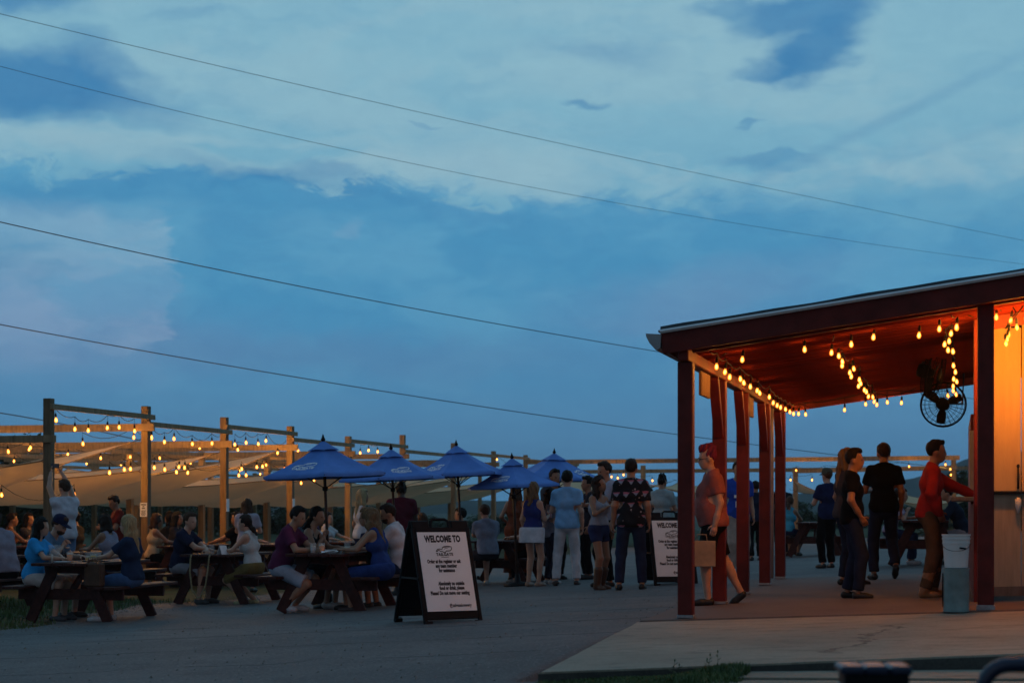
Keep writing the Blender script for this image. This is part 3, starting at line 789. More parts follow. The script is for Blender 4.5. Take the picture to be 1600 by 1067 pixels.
def m_concrete(key, c0, c1, crack=True, stain=(.05, .045, .04, 1), stain_amt=.35):
    m = bpy.data.materials.new(key); m.use_nodes = True; n = NT(m.node_tree); b = n.n['Principled BSDF']
    t = n.new('ShaderNodeTexCoord').outputs['Object']
    big = n.noise(t, .6, 5, .62); fine = n.noise(t, 45, 4, .7); mid = n.noise(n.vmath('MULTIPLY', t, (1, 2.2, 1)), 2.6, 6, .68)
    c = n.ramp(big, [(.28, c0), (.72, c1)])
    c = n.mix(n.math('MULTIPLY', n.smooth(mid, .48, .72), stain_amt), c, stain)
    c = n.mix(.35, c, n.ramp(fine, [(.3, (.1, .1, .1, 1)), (.7, (.9, .9, .9, 1))]), 'SOFT_LIGHT')
    h = fine
    if crack:
        s_ = n.new('ShaderNodeSeparateXYZ'); n.link(t, s_.inputs[0]); X, Y, Z = s_.outputs
        wv = n.noise(t, 2.2, 5, .7); d = None
        for off, slope, amp, y0, y1 in [(2.15, -.12, .75, -4.4, -1.2), (4.3, .2, .5, -5, 8)]:
            v = n.math('ADD', n.math('ADD', X, n.math('MULTIPLY', Y, slope)), n.math('MULTIPLY', n.math('ADD', wv, -.5), amp))
            l_ = n.smooth(n.math('ABSOLUTE', n.math('ADD', v, -off)),   .030, .008)
            l_ = n.math('MULTIPLY', l_, n.math('MULTIPLY', n.smooth(Y, y0, y0+.4), n.smooth(Y, y1, y1-.4)))
            d = l_ if d is None else n.math('MAXIMUM', d, l_)
        c = n.mix(n.math('MULTIPLY', d, .8), c, (.03, .028, .025, 1)); h = n.math('SUBTRACT', fine, n.math('MULTIPLY', d, 2))
    n.link(c, b.inputs['Base Color']); b.inputs['Roughness'].default_value = .8
    bp = n.new('ShaderNodeBump'); bp.inputs['Strength'].default_value = .35; bp.inputs['Distance'].default_value = .01
    n.link(h, bp.inputs['Height']); n.link(bp.outputs[0], b.inputs['Normal'])
    return m
M_ASPH = m_asphalt()
M_SLAB = m_concrete('pale_concrete', (.17, .152, .115, 1), (.29, .262, .20, 1), stain=(.055, .048, .036, 1), stain_amt=.62)
M_EDGE = m_concrete('shaded_concrete_edge', (.035, .035, .032, 1), (.07, .068, .06, 1), False, (.02, .022, .018, 1), .6)  # slab side faces: the kerb's shade is put into this darker colour
M_FLOOR = m_concrete('worn_red_brown_floor', (.075, .052, .043, 1), (.125, .09, .075, 1), False, (.05, .03, .025, 1), .5)
M_EARTH = mat('earth_and_thin_grass', (.075, .062, .042), .95, .4, 1.6, .6, 30, second=(.05, .075, .028, 1), spec=.1)
M_HILL = mat('forest_hill', (.022, .038, .026), 1, .3, .02, 0, spec=0)

# ------------------------------------------------------------------ ground sheets
def sheet(name, us, vs_, zf, m, kind='structure', hole=None):
    V = [(u, v, zf(u, v)) for v in vs_ for u in us]; nu = len(us)
    Fc = [(j*nu+i, j*nu+i+1, (j+1)*nu+i+1, (j+1)*nu+i) for j in range(len(vs_)-1) for i in range(nu-1)]
    o = mesh_obj(name, V, Fc, m, None, True); o.location = P0; o.rotation_euler = (0, 0, ROT)
    tag(o, None, None, None, kind); return o
us = [-1500, -900, -600, -300, -150, -80, -50, -35] + list(np.arange(-28, 13, .8)) + [16, 25, 40, 80, 150, 300, 600, 900, 1500]
vs_ = list(np.arange(-40, -8, 4)) + list(np.arange(-8, 60, 1.)) + [65, 75, 90, 120, 160, 220, 300, 450, 700, 1100, 1450]
sheet('ground', us, vs_, lambda u, v: asph(u, v)-.02-(.12 if (-.35 < u < 9 and -5.1 < v < 9) else 0)-2.6*sstep(70, 260, v), M_EARTH)
def asph_edge(v): return -8.9+.35*math.sin(v*.7)+.2*math.sin(v*2.1+1)
ua = list(np.arange(-8, -1, .5))+[-.8, -.6, -.5, -.34, -.31, -.12, -.09, .2]+list(np.arange(.6, 12, .6))+[14, 18, 24, 34]
va = list(np.arange(-40, -10, 5.))+list(np.arange(-10, -5.5, .5))+[-5.4, -5.16, -5.12, -5.02, -4.98]+list(np.arange(-4.5, 9, .5))+[9.08, 9.13]+list(np.arange(9.5, 46, .5))
V = []; Fc = []
for v in va:
    e = asph_edge(v)
    for u in [e, e+.25, -8.2]+ua: V.append((u, v, asph(u, v)-(.10 if (-.33 < u < 9 and -5.1 < v < 9.1) else 0)))
nu = len(ua)+3
for j in range(len(va)-1):
    for i in range(nu-1):
        f = (j*nu+i, j*nu+i+1, (j+1)*nu+i+1, (j+1)*nu+i)
        # the grass strip and the path lie in front of the slab
        if V[f[0]][0] > -.105 and V[f[0]][1] < kerb(V[f[0]][0])-.0: continue
        Fc.append(f)
o = mesh_obj('parking_lot', V, Fc, M_ASPH, None, True); o.location = P0; o.rotation_euler = (0, 0, ROT); tag(o, kind='structure')

def slabmesh(name, poly, th, m, zf=slab_z, bev=.012, lift=0.):
    """a poured slab with rounded edge: outline poly in (u, v), top at zf(u)+lift"""
    n = len(poly); c = Vector((sum(p[0] for p in poly)/n, sum(p[1] for p in poly)/n))
    inn = [Vector(p)+(c-Vector(p)).normalized()*bev*1.4 for p in poly]
    V = [(p[0], p[1], zf(p[0])+lift-th) for p in poly]+[(p[0], p[1], zf(p[0])+lift-bev) for p in poly]+[(p.x, p.y, zf(p.x)+lift) for p in inn]
    Fc = [(i, (i+1) % n, n+(i+1) % n, n+i) for i in range(n)]+[(n+i, n+(i+1) % n, 2*n+(i+1) % n, 2*n+i) for i in range(n)]+[tuple(range(2*n, 3*n))]
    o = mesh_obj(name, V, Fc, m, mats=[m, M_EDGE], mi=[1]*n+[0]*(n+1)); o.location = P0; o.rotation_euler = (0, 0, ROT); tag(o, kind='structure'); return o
# outline with a slightly wandering front edge, broken into many points
pf = [(-.16+i*.225, kerb(-.16+i*.225)+.008*math.sin(i*1.7)+.006*math.sin(i*4.1)) for i in range(39)]
pl_ = [(-.44, v) for v in (1.5, .4)]+[(-.40, -.6), (-.34, -2.), (-.24, -3.7)]
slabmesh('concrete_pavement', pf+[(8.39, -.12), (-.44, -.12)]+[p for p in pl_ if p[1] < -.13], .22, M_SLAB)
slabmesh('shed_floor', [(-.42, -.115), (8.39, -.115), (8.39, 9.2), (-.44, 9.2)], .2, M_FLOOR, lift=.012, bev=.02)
pz = lambda u: .008+.013*(u-1.)
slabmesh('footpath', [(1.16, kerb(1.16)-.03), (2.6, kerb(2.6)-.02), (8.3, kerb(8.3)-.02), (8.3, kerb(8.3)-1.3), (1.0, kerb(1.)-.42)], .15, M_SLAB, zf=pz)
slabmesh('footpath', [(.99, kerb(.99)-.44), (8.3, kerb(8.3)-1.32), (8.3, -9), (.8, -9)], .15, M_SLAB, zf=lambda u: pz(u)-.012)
vz = lambda u, v: -.055+.058*sstep(.1, 1.15, u)+.01*math.sin(7*u+5*v)
sheet('verge', list(np.arange(-.14, 1.3, .12)), list(np.arange(-9, -4.7, .15)), lambda u, v: vz(u, v)-(.12 if v > kerb(u)+.1 or u < -.1 else 0), M_EARTH)

def blades(name, region, n, hmin, hmax, m, zf, wd=.006):
    V = []; Fc = []
    for _ in range(n):
        u, v, k = region()
        z = zf(u, v); h_ = random.uniform(hmin, hmax)*k; a = random.uniform(0, 6.28); l = random.uniform(.1, .6)*h_; x, y = math.cos(a), math.sin(a)
        b = len(V); px_, py_ = -y*wd, x*wd
        V += [(u-px_, v-py_, z), (u+px_, v+py_, z), (u+x*l*.4+px_*.7, v+y*l*.4+py_*.7, z+h_*.6), (u+x*l*.4-px_*.7, v+y*l*.4-py_*.7, z+h_*.6), (u+x*l, v+y*l, z+h_*.95)]
        Fc += [(b, b+1, b+2, b+3), (b+3, b+2, b+4)]
    o = mesh_obj(name, V, Fc, m); o.location = P0; o.rotation_euler = (0, 0, ROT); return o
M_GRASS = mat('grass_blade', (.05, .115, .025), .6, .45, 3, second=(.10, .15, .04, 1))
def reg1():
    while True:
        u = random.uniform(-.12, 1.28); v = kerb(u)-.015-abs(random.gauss(0, .30))
        if u < 1.10+.08*random.random() and random.random() < .25+.75*sstep(.0, .8, u): break
    return u, v, .5+.8*sstep(.5, 1.08, u)
tag(blades('grass', reg1, 12000, .022, .062, M_GRASS, lambda u, v: vz(u, v)-.01, .0045), 'green grass tuft growing along the edge of the concrete', 'grass', kind='stuff')
def reg2():
    while True:
        u = random.uniform(-14, -8.4); v = random.uniform(1.5, 9)
        if u < asph_edge(v)+.25*random.random() and random.random() < (.9 if u < -9.6 else .35): return u, v, 1
tag(blades('grass', reg2, 9000, .03, .10, M_GRASS, lambda u, v: asph(u, v)-.02, .008), 'thin dark grass beside the tables at the edge of the lot', 'grass', kind='stuff')
# weeds that stand up by the kerb
for k, (px, py, hh) in enumerate([(1045, 1052, .12), (1052, 1050, .09), (1100, 1046, .13), (1108, 1045, .10), (1117, 1044, .14)]):
    m_ = MB(); p = pix(px, py, 10.9); u, v = w2uv(p.x, p.y); v = kerb(u)-.06; p = uv2w(u, v)
    a = random.uniform(0, 6)
    base_ = Vector((0, 0, 0)); tip = Vector((.03*math.cos(a), .03*math.sin(a), hh))
    m_.tube([base_, tip*.5+Vector((.006, 0, 0)), tip], [.002, .0016, .001], 4)
    for q in (.4, .6, .75): 
        c = tip*q; d = Vector((math.cos(a+q*9), math.sin(a+q*9), .7))*.03
        m_.addm([c, c+d*.5+Vector((.005, .004, 0)), c+d, c+d*.5-Vector((.005, .004, 0))], [(0, 1, 2, 3)])
    m_.lathe([(.0015, -.008), (.005, 0), (.004, .008), (.001, .012)], 5, tip)
    o = m_.build('weed', mat('weed', (.06, .09, .03), .7)); o.location = (p.x, p.y, vz(u, v)-.01)
    tag(o, '%s of five dry weed stalks at the slab edge' % ['leftmost', 'second from the left', 'middle one', 'second from the right', 'rightmost'][k], 'weed', 'weeds along the slab edge')

V = []; Fc = []
for _ in range(2600):
    if random.random() < .6: v = random.uniform(-3, 12); u = asph_edge(v)+random.gauss(.1, .35)
    else: v = random.uniform(-5, 9); u = random.uniform(-9, -.4)
    r_ = random.uniform(.005, .016)*(1.5 if random.random() < .06 else 1); z = asph(u, v); b = len(V); a = random.uniform(0, 6)
    V += [(u+r_*math.cos(a+k*1.57)*random.uniform(.7, 1.2), v+r_*math.sin(a+k*1.57)*random.uniform(.7, 1.2), z-.002) for k in range(4)]+[(u+r_*.2, v, z+r_*.8)]
    Fc += [(b+k, b+(k+1) % 4, b+4) for k in range(4)]
o = mesh_obj('gravel', V, Fc, mat('loose_gravel', (.16, .15, .135), .9, .6, 30)); o.location = P0; o.rotation_euler = (0, 0, ROT); tag(o, 'loose gravel scattered over the asphalt and along its edge', 'gravel', kind='stuff')
# ------------------------------------------------------------------ far hills
def hills():
    prof = [(-4000, 770), (-1500, 778), (-300, 781), (200, 783), (620, 782), (800, 785), (940, 781), (1050, 777), (1160, 771), (1240, 768), (1300, 772), (1400, 752), (1460, 738), (1520, 716), (1600, 702), (1800, 690), (2600, 700), (5000, 740)]
    V = []; Fc = []; K = 220
    for i in range(K):
        px = -4000+9000*i/(K-1); y = np.interp(px, [a for a, _ in prof], [b for _, b in prof])
        y += 1.6*math.sin(px*.031)+1.1*math.sin(px*.083+1)+.8*math.sin(px*.21)
        a = math.atan((px-800)/F); D_ = 1150
        zt = 1.06+(HOR-y)/F*D_/math.cos(0)
        for q, (dd, zz) in enumerate([(.72, -4), (.85, zt*.45-3), (.95, zt*.85), (1.0, zt), (1.08, zt*.7), (1.3, -4)]):
            V.append((math.tan(a)*D_*dd if abs(a) < 1.2 else math.copysign(2.57, a)*D_*dd, D_*dd, zz+1.2*math.sin(i*1.7+q*2)+.8*math.sin(i*.6+q)))
    for i in range(K-1):
        for q in range(5): Fc.append((i*6+q, (i+1)*6+q, (i+1)*6+q+1, i*6+q+1))
    tag(mesh_obj('hills', V, Fc, M_HILL, None, True), kind='structure')
hills()

# ------------------------------------------------------------------ trees at the back
M_LEAF = mat('tree_leaf', (.030, .058, .022), .7, .5, .9, second=(.055, .085, .03, 1)); M_BARK = wood('bark', (.06, .045, .035))
def tree_meshes(seed, H, Wd, n, leaf):
    r = random.Random(seed); t = MB(); t.tube([(0, 0, -.3), (.06, 0, H*.3), (.0, .08, H*.75)], [.16, .12, .04], 7)
    for k in range(7):
        a = k*2.4+r.random(); z0 = H*(.22+.07*k); t.tube([(0, 0, z0), (math.cos(a)*Wd*.22, math.sin(a)*Wd*.22, z0+H*.12), (math.cos(a)*Wd*.4, math.sin(a)*Wd*.4, z0+H*.2)], [.06, .04, .015], 5)
    cl = []
    for k in range(26):
        a = r.uniform(0, 6.28); q = r.random()**.6; z = r.uniform(.12, .95)*H; e = Wd*.5*math.sqrt(max(.05, 1-((z/H-.5)/.56)**2))
        cl.append((Vector((math.cos(a)*q*e, math.sin(a)*q*e, z)), r.uniform(.22, .42)*Wd*.55))
    V = []; Fc = []
    for k in range(n):
        c, rad = r.choice(cl); d = Vector((r.gauss(0, 1), r.gauss(0, 1), r.gauss(0, .8))).normalized()*rad*(r.random()**.4)
        p = c+d; ax = Vector((r.gauss(0, 1), r.gauss(0, 1), r.gauss(0, 1))).normalized(); bx = ax.cross(Vector((r.gauss(0, 1), r.gauss(0, 1), r.gauss(0, 1)))).normalized()
        s = leaf*r.uniform(.6, 1.4); b = len(V); V += [p-ax*s, p-bx*s*.5, p+ax*s, p+bx*s*.5]; Fc.append((b, b+1, b+2, b+3))
    return t, V, Fc
TM = []
for sd_, H_, W_ in ((1, 4., 5.), (2, 5., 4.6), (3, 3.2, 4.6)):
    t, V, Fc = tree_meshes(sd_, H_, W_, 4200, .16)
    root = thing('tree', '', 'tree'); t.build('trunk', M_BARK, root, True); mesh_obj('crown', V, Fc, M_LEAF, root); TM.append((root, H_, W_))
# (pixel of trunk, pixel of crown top, distance, kind, label)
TL = [(-60, 782, 82, 0), (20, 776, 88, 1), (95, 780, 84, 0), (170, 778, 90, 2), (235, 776, 84, 0), (300, 774, 90, 1), (365, 776, 85, 0), (415, 778, 92, 2), (480, 790, 86, 0), (530, 792, 90, 1), (585, 792, 92, 2),
      (650, 806, 96, 0), (705, 815, 100, 2), (760, 806, 98, 0), (800, 795, 96, 1), (1225, 780, 92, 1), (1262, 806, 95, 2), (1300, 812, 100, 0), (1345, 806, 100, 2), (1420, 790, 92, 1), (1505, 752, 70, 1), (1545, 735, 66, 0), (1585, 800, 60, 2), (1500, 815, 58, 2), (12, 690, 62, 1)]
used = set()
desc = ['dark broad bushy tree', 'dark tall rounded tree', 'dark low spreading bush']
where = ['at the far left edge behind the sails', 'left of the person in white photographing', 'behind the person photographing with raised arms', 'behind the man in the dark red tee', 'behind the post with the paper notice', 'behind the man in the navy tee at his table',
         'behind the third front post', 'right of the person with short brown hair', 'behind the nearest blue parasol pole', 'left of the woman with long blonde hair', 'behind the blonde woman in white', 'right of the man in the maroon polo', 'behind the second table head and yellow post',
         'behind the man in the grey tee', 'behind the straw hat', 'seen between the last shed post and the woman in turquoise', 'beyond the woman in turquoise', 'left of the man in the cap', 'behind the couple under the shed', 'behind the man in red', 'under the shed counter shelf', 'against the far end of the service wall', 'lowest beside the service wall', 'behind the man in a dark jacket at the right table', 'showing over the sails at the left edge']
for i, (px, py, Y, k) in enumerate(TL):
    X = (px-800)/F*Y; u, v = w2uv(X, Y); g = asph(u, v)-.05
    top_ = CAMZ-(py-HOR)/F*Y
    src, H_, W_ = TM[k]
    if k in used: o = copy_tree(src)
    else: o = src; used.add(k)
    o.location = (X, Y, g); s = (top_-g)/H_
    if i == len(TL)-1: s = s*.98
    o.scale = (max(s, .62)*1.05, max(s, .62)*1.05, s); o.rotation_euler = (0, 0, i*1.3)
    o['label'] = desc[k]+' '+where[i]; o['group'] = 'trees behind the beer garden'

# ------------------------------------------------------------------ the open red shed
SH = thing('shed', 'red open sided shed with a lean-to roof and string lights', 'shed', P0, ROT)
RZ = lambda u: 2.50+.135*u                         # underside of the roof boards
def rb(u0, u1, v, z0, z1, w_, name, m, par=SH, up_=None): 
    return MB().bar((u0, v, z0), (u1, v, z1), w_[0], w_[1], bev=.006).build(name, m, par)
VP = [0.07, 2.45, 4.55, 7.0, 9.1]
for v in VP:                                         # left row of posts with knee braces
    MB().box((.0, v, (.02+2.40)/2), (.142, .142, 2.40-.02), bev=.008).build('post', M_RED, SH)
    MB().box((.0, v, .03), (.156, .156, .03), bev=.004).build('post_base', M_STEEL, SH)
    if v > .5:
        m_ = MB(); m_.bar((.0, v-.06, 1.80), (.0, v-.47, 2.40), .088, .10, (1, 0, 0), .006); m_.build('brace', M_RED, SH)
u2 = 2.70
MB().box((u2, .07, (slab_z(u2)+RZ(u2)-.02)/2+.006), (.142, .142, RZ(u2)-.02-slab_z(u2)), bev=.008).build('post', M_RED, SH)
MB().box((u2, .07, slab_z(u2)+.03), (.160, .160, .05), bev=.004).build('post_base', M_STEEL, SH)
MB().bar((0, -.12, 2.465), (0, 9.2, 2.465), .10, .125, bev=.008).build('side_beam', M_RED, SH)
MB().bar((-.06, .17, RZ(0)+.045), (6.6, .17, RZ(6.66)+.045), .05, .13, bev=.006).build('front_beam', M_RED, SH)
MB().bar((-.06, 9.1, RZ(0)-.06), (6.6, 9.1, RZ(6.66)-.06), .05, .11, bev=.006).build('rear_beam', M_RED, SH)
# roof boards: narrow boards run up the slope, each a part
bw_ = .148; k = 0; vv = -.05; bm_ = None
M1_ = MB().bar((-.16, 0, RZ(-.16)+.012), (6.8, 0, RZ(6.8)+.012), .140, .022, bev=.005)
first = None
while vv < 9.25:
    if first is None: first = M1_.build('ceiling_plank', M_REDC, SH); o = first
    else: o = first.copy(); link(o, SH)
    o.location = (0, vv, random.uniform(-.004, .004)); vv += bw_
MB().bar((-.2, 4.58, RZ(-.2)+.175), (6.85, 4.58, RZ(6.85)+.175), 9.50, .018).build('roof_deck', M_RED, SH)
MB().bar((-.22, 4.58, RZ(-.22)+.197), (6.9, 4.58, RZ(6.9)+.197), 9.55, .022, bev=.004).build('roofing_felt', mat('roofing_felt', (.035, .045, .055), .7, .3, 3, .4, 30), SH)
MB().bar((-.19, -.165, RZ(-.19)+.085), (6.85, -.165, RZ(6.85)+.085), .035, .20, bev=.004).build('fascia', M_RED, SH)
MB().bar((-.20, -.216, RZ(-.2)+.190), (6.86, -.216, RZ(6.86)+.190), .026, .026, (0, -.7, .7)).build('drip_edge', mat('pale_edge_metal', (.62, .66, .70), .4, .1, 6), SH)
# lifted strip of felt along the front edge, with a wavy top
m_ = MB(); V = []; Kf = 60
for i in range(Kf+1):
    u = -.2+7.0*i/Kf; hh = .032+.003*math.sin(i*.9)+.003*math.sin(i*.37+1)+(.010 if 38 < i < 42 else 0)
    V += [(u, -.205, RZ(u)+.202), (u, -.19, RZ(u)+.205+hh), (u, -.05, RZ(u)+.206+hh*.8), (u, .25, RZ(u)+.212)]
Fc = [(4*i+q, 4*i+4+q, 4*i+5+q, 4*i+1+q) for i in range(Kf) for q in range(3)]
mesh_obj('felt_edge', V, Fc, MATS['roofing_felt'], SH, True)
for v, z_, r_ in ((9.3, 0, 0),): MB().bar((-.19, 9.38, RZ(-.19)+.07), (6.85, 9.38, RZ(6.85)+.07), .03, .18, bev=.004).build('fascia', M_RED, SH)
# eaves gutter along the left side, open trough in profile
prof = [(-.19, .02), (-.20, -.105), (-.235, -.13), (-.30, -.06), (-.33, .0), (-.335, .03), (-.322, .03), (-.318, .002), (-.288, -.052), (-.232, -.115), (-.212, -.10), (-.203, .02)]
V = [(x, v, 2.62+z) for v in (-.2, 9.4) for x, z in prof]; n_ = len(prof)
Fc = [(i, (i+1) % n_, n_+(i+1) % n_, n_+i) for i in range(n_)]+[tuple(range(n_))[::-1], tuple(range(n_, 2*n_))]
Fc += []
g_ = mesh_obj('gutter', V, Fc, mat('gutter_paint', (.27, .30, .32), .5, .12, 6), SH)
mesh_obj('gutter_end', [(x, -.203, 2.62+z) for x, z in prof[:6]]+[(x, -.206, 2.62+z) for x, z in prof[:6]], [(0, 1, 2, 3, 4, 5), (11, 10, 9, 8, 7, 6)]+[(i, (i+1) % 6, 6+(i+1) % 6, 6+i) for i in range(6)], MATS['gutter_paint'], SH)
MB().tube([(-.02, 8.0, 2.40), (-.02, 8.0, 1.2), (-.02, 8.0, .06)], .035, 10).build('downspout', mat('downspout_paint', (.33, .28, .28), .5, .15, 5), SH, True)
# service side: counter wall running back, with a serving window
ws = 2.66
MB().box((ws, 6.4, (.13+2.10)/2), (.10, 3.6, 2.0), bev=.006).build('wall', M_RED, SH)
MB().box((ws, 2.95, (.13+1.08)/2), (.10, 3.3, .95), bev=.006).build('counter_wall', M_RED, SH)
MB().box((ws-.10, 3.3, 1.13), (.34, 2.6, .045), bev=.008).build('counter_shelf', wood('counter_board', (.34, .27, .2)), SH)
MB().box((ws-.03, 4.50, 1.52), (.07, .11, .80), bev=.004).build('window_frame', mat('pale_trim', (.40, .38, .36), .5, .1, 5), SH)
MB().box((ws, 1.38, 1.75), (.10, .16, 2.3), bev=.006).build('corner_board', M_RED, SH)
# plywood front wall at the right
pm = wood('yellowed_plywood', (.52, .35, .16), .08, .6)
wv_ = 1.30
us_ = [ws+.05, 3.05, 4.27, 5.49, 6.5]
for i in range(4):
    a_, b_ = us_[i]+.004, us_[i+1]-.004
    MB().bar(((a_+b_)/2, wv_, slab_z(a_)+.14), ((a_+b_)/2, wv_, 1.17), b_-a_, .02, (0, 1, 0), .003).build('wall_panel', mat('lower_plywood', (.30, .235, .16), .6, .18, 3, .3, 20, stretch=(6, 6, .7)), SH)
    MB().bar(((a_+b_)/2, wv_, 1.20), ((a_+b_)/2, wv_, RZ(a_)-.10), b_-a_, .02, (0, 1, 0), .003).build('wall_panel', pm, SH)
MB().bar((ws+.06, wv_-.035, 1.185), (6.5, wv_-.035, 1.185), .06, .022, bev=.003).build('counter_edge', M_BLACK, SH)
MB().bar((ws+.06, wv_-.02, slab_z(3)+.10), (6.5, wv_-.02, slab_z(6.5)+.06), .03, .09).build('skirting_board', wood('skirting', (.12, .09, .07)), SH)
MB().bar((ws+.06, wv_-.05, RZ(2.7)-.05), (6.5, wv_-.05, RZ(6.5)-.05), .05, .14).build('wall_plate', M_RED, SH)
# tap handle fixed to the plywood
m_ = MB(); c = (3.02, wv_-.03, 0)
m_.tube([(3.02, wv_-.045, 1.22), (3.02, wv_-.045, 1.42)], .011, 8); m_.lathe([(.008, 1.42), (.016, 1.435), (.012, 1.455), (.003, 1.46)], 8, (3.02, wv_-.045, 0))
m_.tube([(3.02, wv_, 1.24), (3.02, wv_-.05, 1.24)], .012, 8)
m_.build('tap_handle', M_BLACKM, SH, True)
m_ = MB(); m_.lathe([(.012, 1.14), (.03, 1.12), (.03, 1.06), (.016, 1.02), (.01, .99)], 10, (3.02, wv_-.05, 0)); m_.build('spout', mat('pale_plastic', (.5, .48, .44), .5), SH, True)
# small board signs hung under the side beam, seen from the back
for v, lab in ((1.30, 'small square wooden sign hanging under the shed beam behind the corner post'), (5.25, 'small wooden sign hanging further back between the middle shed posts')):
    t = thing('hanging_sign', lab, 'sign', uv2w(.0, v, 2.27), ROT, 'small signs hung from the shed beam')
    MB().box((0, 0, 0), (.03, .62, .24), bev=.006).build('board', wood('sign_board', (.22, .12, .05)), t)
    for s in (-.22, .22): MB().tube([(0, s, .12), (0, s, .17)], .004, 5).build('hook', M_BLACKM, t)

# ------------------------------------------------------------------ string lights
def m_emit(key, c, power):
    m = bpy.data.materials.new(key); m.use_nodes = True; n = NT(m.node_tree); n.n.clear()
    e = n.new('ShaderNodeEmission'); e.inputs[0].default_value = c; e.inputs[1].default_value = power
    o = n.new('ShaderNodeOutputMaterial'); n.link(e.outputs[0], o.inputs[0]); return m
def m_glass(key, tint, c, power):
    """thin amber glass: lets the filament's light through tinted and glows a little itself"""
    m = bpy.data.materials.new(key); m.use_nodes = True; n = NT(m.node_tree); n.n.clear()
    e = n.new('ShaderNodeEmission'); e.inputs[0].default_value = c; e.inputs[1].default_value = power
    t = n.new('ShaderNodeBsdfTransparent'); t.inputs[0].default_value = tint
    a = n.new('ShaderNodeAddShader'); n.link(e.outputs[0], a.inputs[0]); n.link(t.outputs[0], a.inputs[1])
    o = n.new('ShaderNodeOutputMaterial'); n.link(a.outputs[0], o.inputs[0]); return m
BULBS = {}
glass = MB().lathe([(.012, -.045), (.014, -.055), (.024, -.080), (.028, -.100), (.023, -.120), (.010, -.131), (.002, -.134)], 8)
fila = MB().lathe([(.004, -.066), (.0125, -.078), (.0145, -.097), (.0115, -.112), (.004, -.120)], 6)
for key, tint, power, gp in (('amber', (1, .52, .13, 1), 235, .9), ('bright', (1, .60, .17, 1), 800, 1.5), ('wall', (1, .45, .07, 1), 2300, 1.)):
    nf = len(glass.f); bb = MB(); bb.addm(glass.v, glass.f); bb.addm(fila.v, fila.f)
    ob = mesh_obj('bulb', bb.v, bb.f, None, None, True, [m_glass('amber_glass_'+key, tint, (1, .34, .035, 1), gp), m_emit('filament_'+key, (1, .70, .42, 1), power)], [0]*nf+[1]*len(fila.f))
    BULBS[key] = ob.data; bpy.data.objects.remove(ob)
ob = MB().lathe([(.004, .03), (.012, .02), (.018, .0), (.0185, -.035), (.014, -.05)], 8).build('socket', M_BLACK, None, True); SOCK = ob.data; bpy.data.objects.remove(ob)
def strand(label, pts, group=None, sag=.05, drop=.05, ends=None, hang=True, r=.006, bulb='amber', size=.78):
    """pts: world points of the bulb centres; a dark cable loops from lampholder to lampholder"""
    t = thing('string_light', label, 'string lights', pts[0], 0, group or 'strings of warm bulbs')
    base_ = Vector(pts[0]); tops = []
    for p in pts:
        s = bpy.data.objects.new('socket', SOCK); link(s, t); s.location = Vector(p)-base_+Vector((0, 0, .10))
        s.rotation_euler = (random.uniform(-.12, .12), random.uniform(-.12, .12), 0)
        b = bpy.data.objects.new('bulb', BULBS[bulb]); link(b, s); s.scale = (size,)*3; s.location.z = Vector(p).z-base_.z+.10*size
        tops.append(Vector(p)-base_+Vector((0, 0, .125+drop*random.uniform(.6, 1.4))))
        if drop > .02: MB().tube([tops[-1], Vector(p)-base_+Vector((0, 0, .12))], .004, 4).build('drop_wire', M_BLACK, t)
    if ends: tops = [Vector(ends[0])-base_]+tops+[Vector(ends[1])-base_]
    path = []
    for a, b in zip(tops, tops[1:]):
        L = (b-a).length; sg = sag*min(1, L/1.0)*random.uniform(.5, 1.5)
        for q in range(6):
            f = q/6; path.append(a.lerp(b, f)+Vector((0, 0, (-1 if not hang else (1 if sag < 0 else -1))*abs(sg)*4*f*(1-f))))
    path.append(tops[-1])
    MB().tube(path, r, 5).build('cable', M_BLACK, t, True)
    return t
G1 = 'strings of warm bulbs under the shed roof'
S_ = lambda u, v, z: uv2w(u, v, z)
# along the left beam
vsA = [.95, 1.6, 1.95, 2.75, 3.1, 3.7, 4.25, 5.1, 5.55, 6.1, 6.6, 7.2, 7.9, 8.5]
strand('string of bulbs running back along the left beam of the shed', [on_u(px, py, .22) for px, py in [(1120, 574), (1134, 582), (1141, 590), (1156, 593), (1161, 599), (1173, 605), (1184, 611), (1186, 615), (1202, 621), (1209, 630), (1215, 634), (1220, 637), (1227, 640), (1234, 644), (1240, 647)]], G1, .04, .01, (S_(.2, .25, RZ(.2)-.02), S_(.2, 9.0, RZ(.2)-.03)))
strand('string of bulbs along the far edge of the shed roof', [on_v(px, py, 9.05) for px, py in [(1248, 647), (1258, 648), (1320, 641), (1352, 632), (1386, 629), (1409, 630)]], G1, .03, .06, (S_(.15, 9.05, RZ(.15)-.02), S_(2.4, 9.05, RZ(2.4)-.1)))
strand('string of bulbs across the front of the shed ceiling', [on_v(px, py, .75) for px, py in [(1161, 563), (1257, 547), (1330, 539), (1366, 528), (1437, 525), (1468, 515), (1496, 512)]], G1, .02, .05, (S_(.25, .75, RZ(.25)-.02), S_(2.6, .75, RZ(2.6)-.03)))
vsB = [1.5, 2.0, 2.25, 2.55, 3.3, 3.45, 3.75, 4.4, 4.7, 5.0, 5.6, 6.0, 6.6, 7.0, 7.8, 8.4]
def upath(u0, u1, vs0, dz, j=.05): return [S_(u0+(u1-u0)*v/9+random.uniform(-j, j), v, RZ(u0+(u1-u0)*v/9)-dz-random.uniform(0, .04)) for v in vs0]
